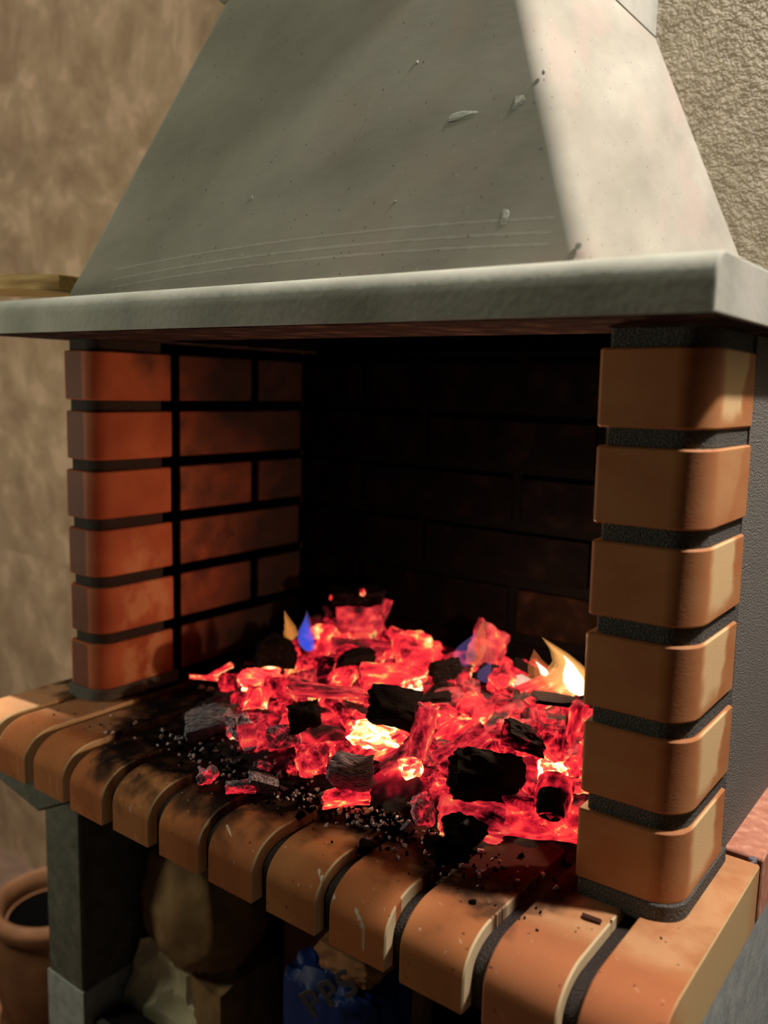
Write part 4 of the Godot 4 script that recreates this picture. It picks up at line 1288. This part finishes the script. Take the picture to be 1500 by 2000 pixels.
func flame_shape(h: float, r: float, lean: Vector3, seed_: int) -> ArrayMesh:
	var s := Soup.new()
	var f := noise(seed_, 1.0)
	var n := 20
	var c := 16
	var rings := []
	for i in n + 1:
		var t := float(i) / n
		var rad := r * sin(pow(t, 0.62) * PI) * (1.0 - 0.45 * t) + 0.0001
		var mid := lean * t * t + Vector3(0.2 * r * sin(t * 5.0 + seed_), h * t, 0)
		var ring := []
		for k in c:
			var a := TAU * k / c
			var w := 1.0 + 0.3 * f.get_noise_3d(cos(a) * 1.5, t * 3.0, sin(a) * 1.5)
			ring.append(mid + Vector3(cos(a) * rad * w, 0, sin(a) * rad * w * 0.7))
		rings.append(ring)
	for i in n:
		for k in c:
			var j := (k + 1) % c
			s.quad(rings[i][k], rings[i][j], rings[i + 1][j], rings[i + 1][k])
	return s.mesh(80)


func flames() -> void:
	var cam_x := Vector3(0.80, 0, -0.60)
	var big := thing("flame", "tall white hot flame beside the right pillar", "flame", Vector3(-0.215, 0.054, -0.270))
	put("flame_core", flame_shape(0.050, 0.0165, cam_x * -0.024, 3), M.flame_core, big).position = cam_x * 0.006
	for i in 5:      # nested shells, thinner outwards
		var t := i / 4.0
		put("flame_body", flame_shape(lerpf(0.054, 0.070, t), lerpf(0.019, 0.033, t), cam_x * lerpf(-0.026, -0.034, t), 5), M.flame_mid, big).position = cam_x * lerpf(0.004, -0.004, t)
	for i in 3:
		var t := i / 2.0
		put("flame_edge", flame_shape(lerpf(0.036, 0.056, t), lerpf(0.012, 0.024, t), cam_x * -0.022, 8), M.flame_outer, big).position = cam_x * lerpf(-0.024, -0.030, t)
	var wisp := put("flame_tongue", flame_shape(0.085, 0.007, cam_x * 0.004, 9), M.flame_outer, big)
	wisp.position = cam_x * 0.028 + Vector3(0, 0.01, -0.01)
	wisp.set_meta("label", "faint tongue licking up the pillar")
	var l := OmniLight3D.new()
	l.name = "flame_light"
	l.position = cam_x * 0.004 + Vector3(-0.03, 0.085, 0.05)
	l.light_color = Color(1.0, 0.60, 0.38).linear_to_srgb()
	l.light_energy = 0.10
	l.light_size = 0.01
	l.omni_range = 6.0
	l.omni_attenuation = 2.0
	l.shadow_enabled = true
	big.add_child(l)
	var small := thing("flame", "small white flame spot left of the tall flame", "flame", Vector3(-0.262, 0.064, -0.285))
	put("flame_core", flame_shape(0.018, 0.006, cam_x * -0.010, 13), M.flame_core, small)
	var blue := thing("flame", "blue flame rising at the left rear of the coals", "flame", Vector3(-0.580, 0.048, -0.205))
	for i in 3: put("flame_body", flame_shape(0.040 + 0.006 * i, 0.009 + 0.003 * i, cam_x * -0.004, 21), M.flame_blue, blue)
	put("flame_edge", flame_shape(0.058, 0.015, cam_x * -0.004, 22), M.flame_violet, blue)
	var amber := thing("flame", "small amber flame just left of the blue one", "flame", Vector3(-0.590, 0.066, -0.180))
	for i in 3: put("flame_body", flame_shape(0.030 + 0.006 * i, 0.006 + 0.003 * i, cam_x * -0.006, 31), M.flame_amber, amber)
	var vio := thing("flame", "faint violet and orange flame before the leaning red slab", "flame", Vector3(-0.385, 0.045, -0.300))
	put("flame_body", flame_shape(0.050, 0.016, cam_x * 0.012, 41), M.flame_violet, vio)
	var vio_edge := put("flame_edge", flame_shape(0.066, 0.014, cam_x * 0.014, 43), M.flame_outer, vio)
	vio_edge.position = cam_x * 0.012
	var lick := thing("flame", "low violet flame in front of the pale split stick", "flame", Vector3(-0.335, 0.042, -0.270))
	put("flame_body", flame_shape(0.030, 0.011, cam_x * 0.004, 47), M.flame_violet, lick)


# ---------------------------------------------------------------- ash, crumbs, specks
func build_litter() -> void:
	var flake := coal_shape("slab", 1201, 3)
	var mm := MultiMesh.new()
	mm.transform_format = MultiMesh.TRANSFORM_3D
	mm.mesh = flake
	var dark := MultiMesh.new()
	dark.transform_format = MultiMesh.TRANSFORM_3D
	dark.mesh = flake
	var a := []
	var b := []
	# bands of ash before the fire: centre, spread, count
	for c in [[Vector2(-0.312, 0.012), Vector2(0.045, 0.010), 230], [Vector2(-0.475, 0.030), Vector2(0.06, 0.022), 150], [Vector2(-0.38, 0.030), Vector2(0.05, 0.010), 90], [Vector2(-0.56, 0.01), Vector2(0.06, 0.02), 70], [Vector2(-0.17, 0.02), Vector2(0.05, 0.02), 60], [Vector2(-0.25, 0.03), Vector2(0.04, 0.014), 50]]:
		for i in c[2]:
			var p := Vector2(c[0].x + rng.randfn() * c[1].x, c[0].y + rng.randfn() * c[1].y)
			if p.y > 0.062 or p.x > -0.095: continue
			var size := rng.randf_range(0.0016, 0.0046)
			var y := maxf(HY, bed_height(p)) + size * 0.25
			var t := Transform3D(Basis.from_euler(Vector3(rng.randf() * 6, rng.randf() * 6, rng.randf() * 6)) * Basis.from_scale(Vector3(size * 1.5, size * 0.7, size)), Vector3(p.x, y, p.y))
			if rng.randf() < 0.42: a.append(t)
			else: b.append(t)
	for i in 90:
		var p := Vector2(rng.randf_range(-0.80, 0.01), rng.randf_range(-0.01, 0.075))
		if p.x < -0.755 and p.y < 0.01: continue
		if p.x > -0.1 and p.y < 0.015: continue
		var size := rng.randf_range(0.0008, 0.0022)
		b.append(Transform3D(Basis.from_euler(Vector3(rng.randf() * 6, rng.randf() * 6, rng.randf() * 6)) * Basis.from_scale(Vector3(size * 1.6, size * 0.7, size)), Vector3(p.x, HY + size * 0.3, p.y)))
	mm.instance_count = a.size()
	for i in a.size(): mm.set_instance_transform(i, a[i])
	dark.instance_count = b.size()
	for i in b.size(): dark.set_instance_transform(i, b[i])
	for e in [["ash_flakes", mm, M.pale_ash, "pale ash flakes scattered along the front of the fire", "ash"], ["soot_crumbs", dark, M.soot, "black soot crumbs scattered over the hearth bricks", "soot"]]:
		var o := MultiMeshInstance3D.new()
		o.name = e[0]
		o.multimesh = e[1]
		o.material_override = e[2]
		add_child(o)
		tag(o, e[3], e[4], "", "stuff")
	coal("charcoal_crumb", coal_shape("lump", 1300, 8), "black", Vector3(-0.263, HY + 0.004, 0.066), Vector3(0.019, 0.013, 0.015), Vector3(0.2, 0.1, 0.0), "black charcoal lump lying over the joint between two hearth bricks")
	coal("charcoal_crumb", coal_shape("lump", 1301, 6), "black", Vector3(-0.143, HY + 0.0015, 0.074), Vector3(0.007, 0.0045, 0.006), Vector3(0.2, 0.1, 0.0), "tiny black crumb on the lit edge of a hearth brick")
	coal("charcoal_crumb", coal_shape("lump", 1302, 6), "black", Vector3(-0.353, HY + 0.001, 0.056), Vector3(0.012, 0.008, 0.009), Vector3(0.5, 0.1, 0.0), "small black crumb wedged in the fifth joint")
	coal("ash_lump", coal_shape("lump", 1303, 8), "ash", Vector3(-0.353, HY + 0.005, 0.012), Vector3(0.024, 0.013, 0.016), Vector3(0.1, 0.3, 0.0), "grey ash lump under the splintered grey block", "", "ash")
	coal("ash_lump", coal_shape("slab", 1304, 8), "ash", Vector3(-0.252, HY + 0.005, 0.014), Vector3(0.014, 0.010, 0.008), Vector3(0.1, 0.9, 0.0), "pale ash sliver on the edge of the seventh joint", "", "ash")
	coal("ash_lump", coal_shape("lump", 1305, 6), "ash", Vector3(-0.150, HY + 0.001, 0.010), Vector3(0.008, 0.004, 0.004), Vector3(0.1, -0.4, 0.0), "tiny white ash fleck before the right pillar", "", "ash")
	coal("ash_lump", coal_shape("slab", 1306, 6), "ash", Vector3(-0.176, 0.030, 0.036), Vector3(0.010, 0.004, 0.006), Vector3(0.1, 0.7, 0.0), "white ash flake on the matt black charcoal", "", "ash")
	coal("leaf_scrap", coal_shape("slab", 1307, 6), "black", Vector3(-0.056, HY + 0.0012, 0.032), Vector3(0.018, 0.0022, 0.006), Vector3(-0.5, -0.05, 0.0), "dry dark scrap lying by the right pillar's shadow edge", "", "scrap").material_override = M.leaf
	coal("mortar_lump", coal_shape("lump", 1308, 6), "ash", Vector3(0.024, HY + 0.001, -0.147), Vector3(0.008, 0.006, 0.008), Vector3(0.0, 0.0, 0.0), "grey mortar lump in the gap behind the corner brick", "", "mortar")
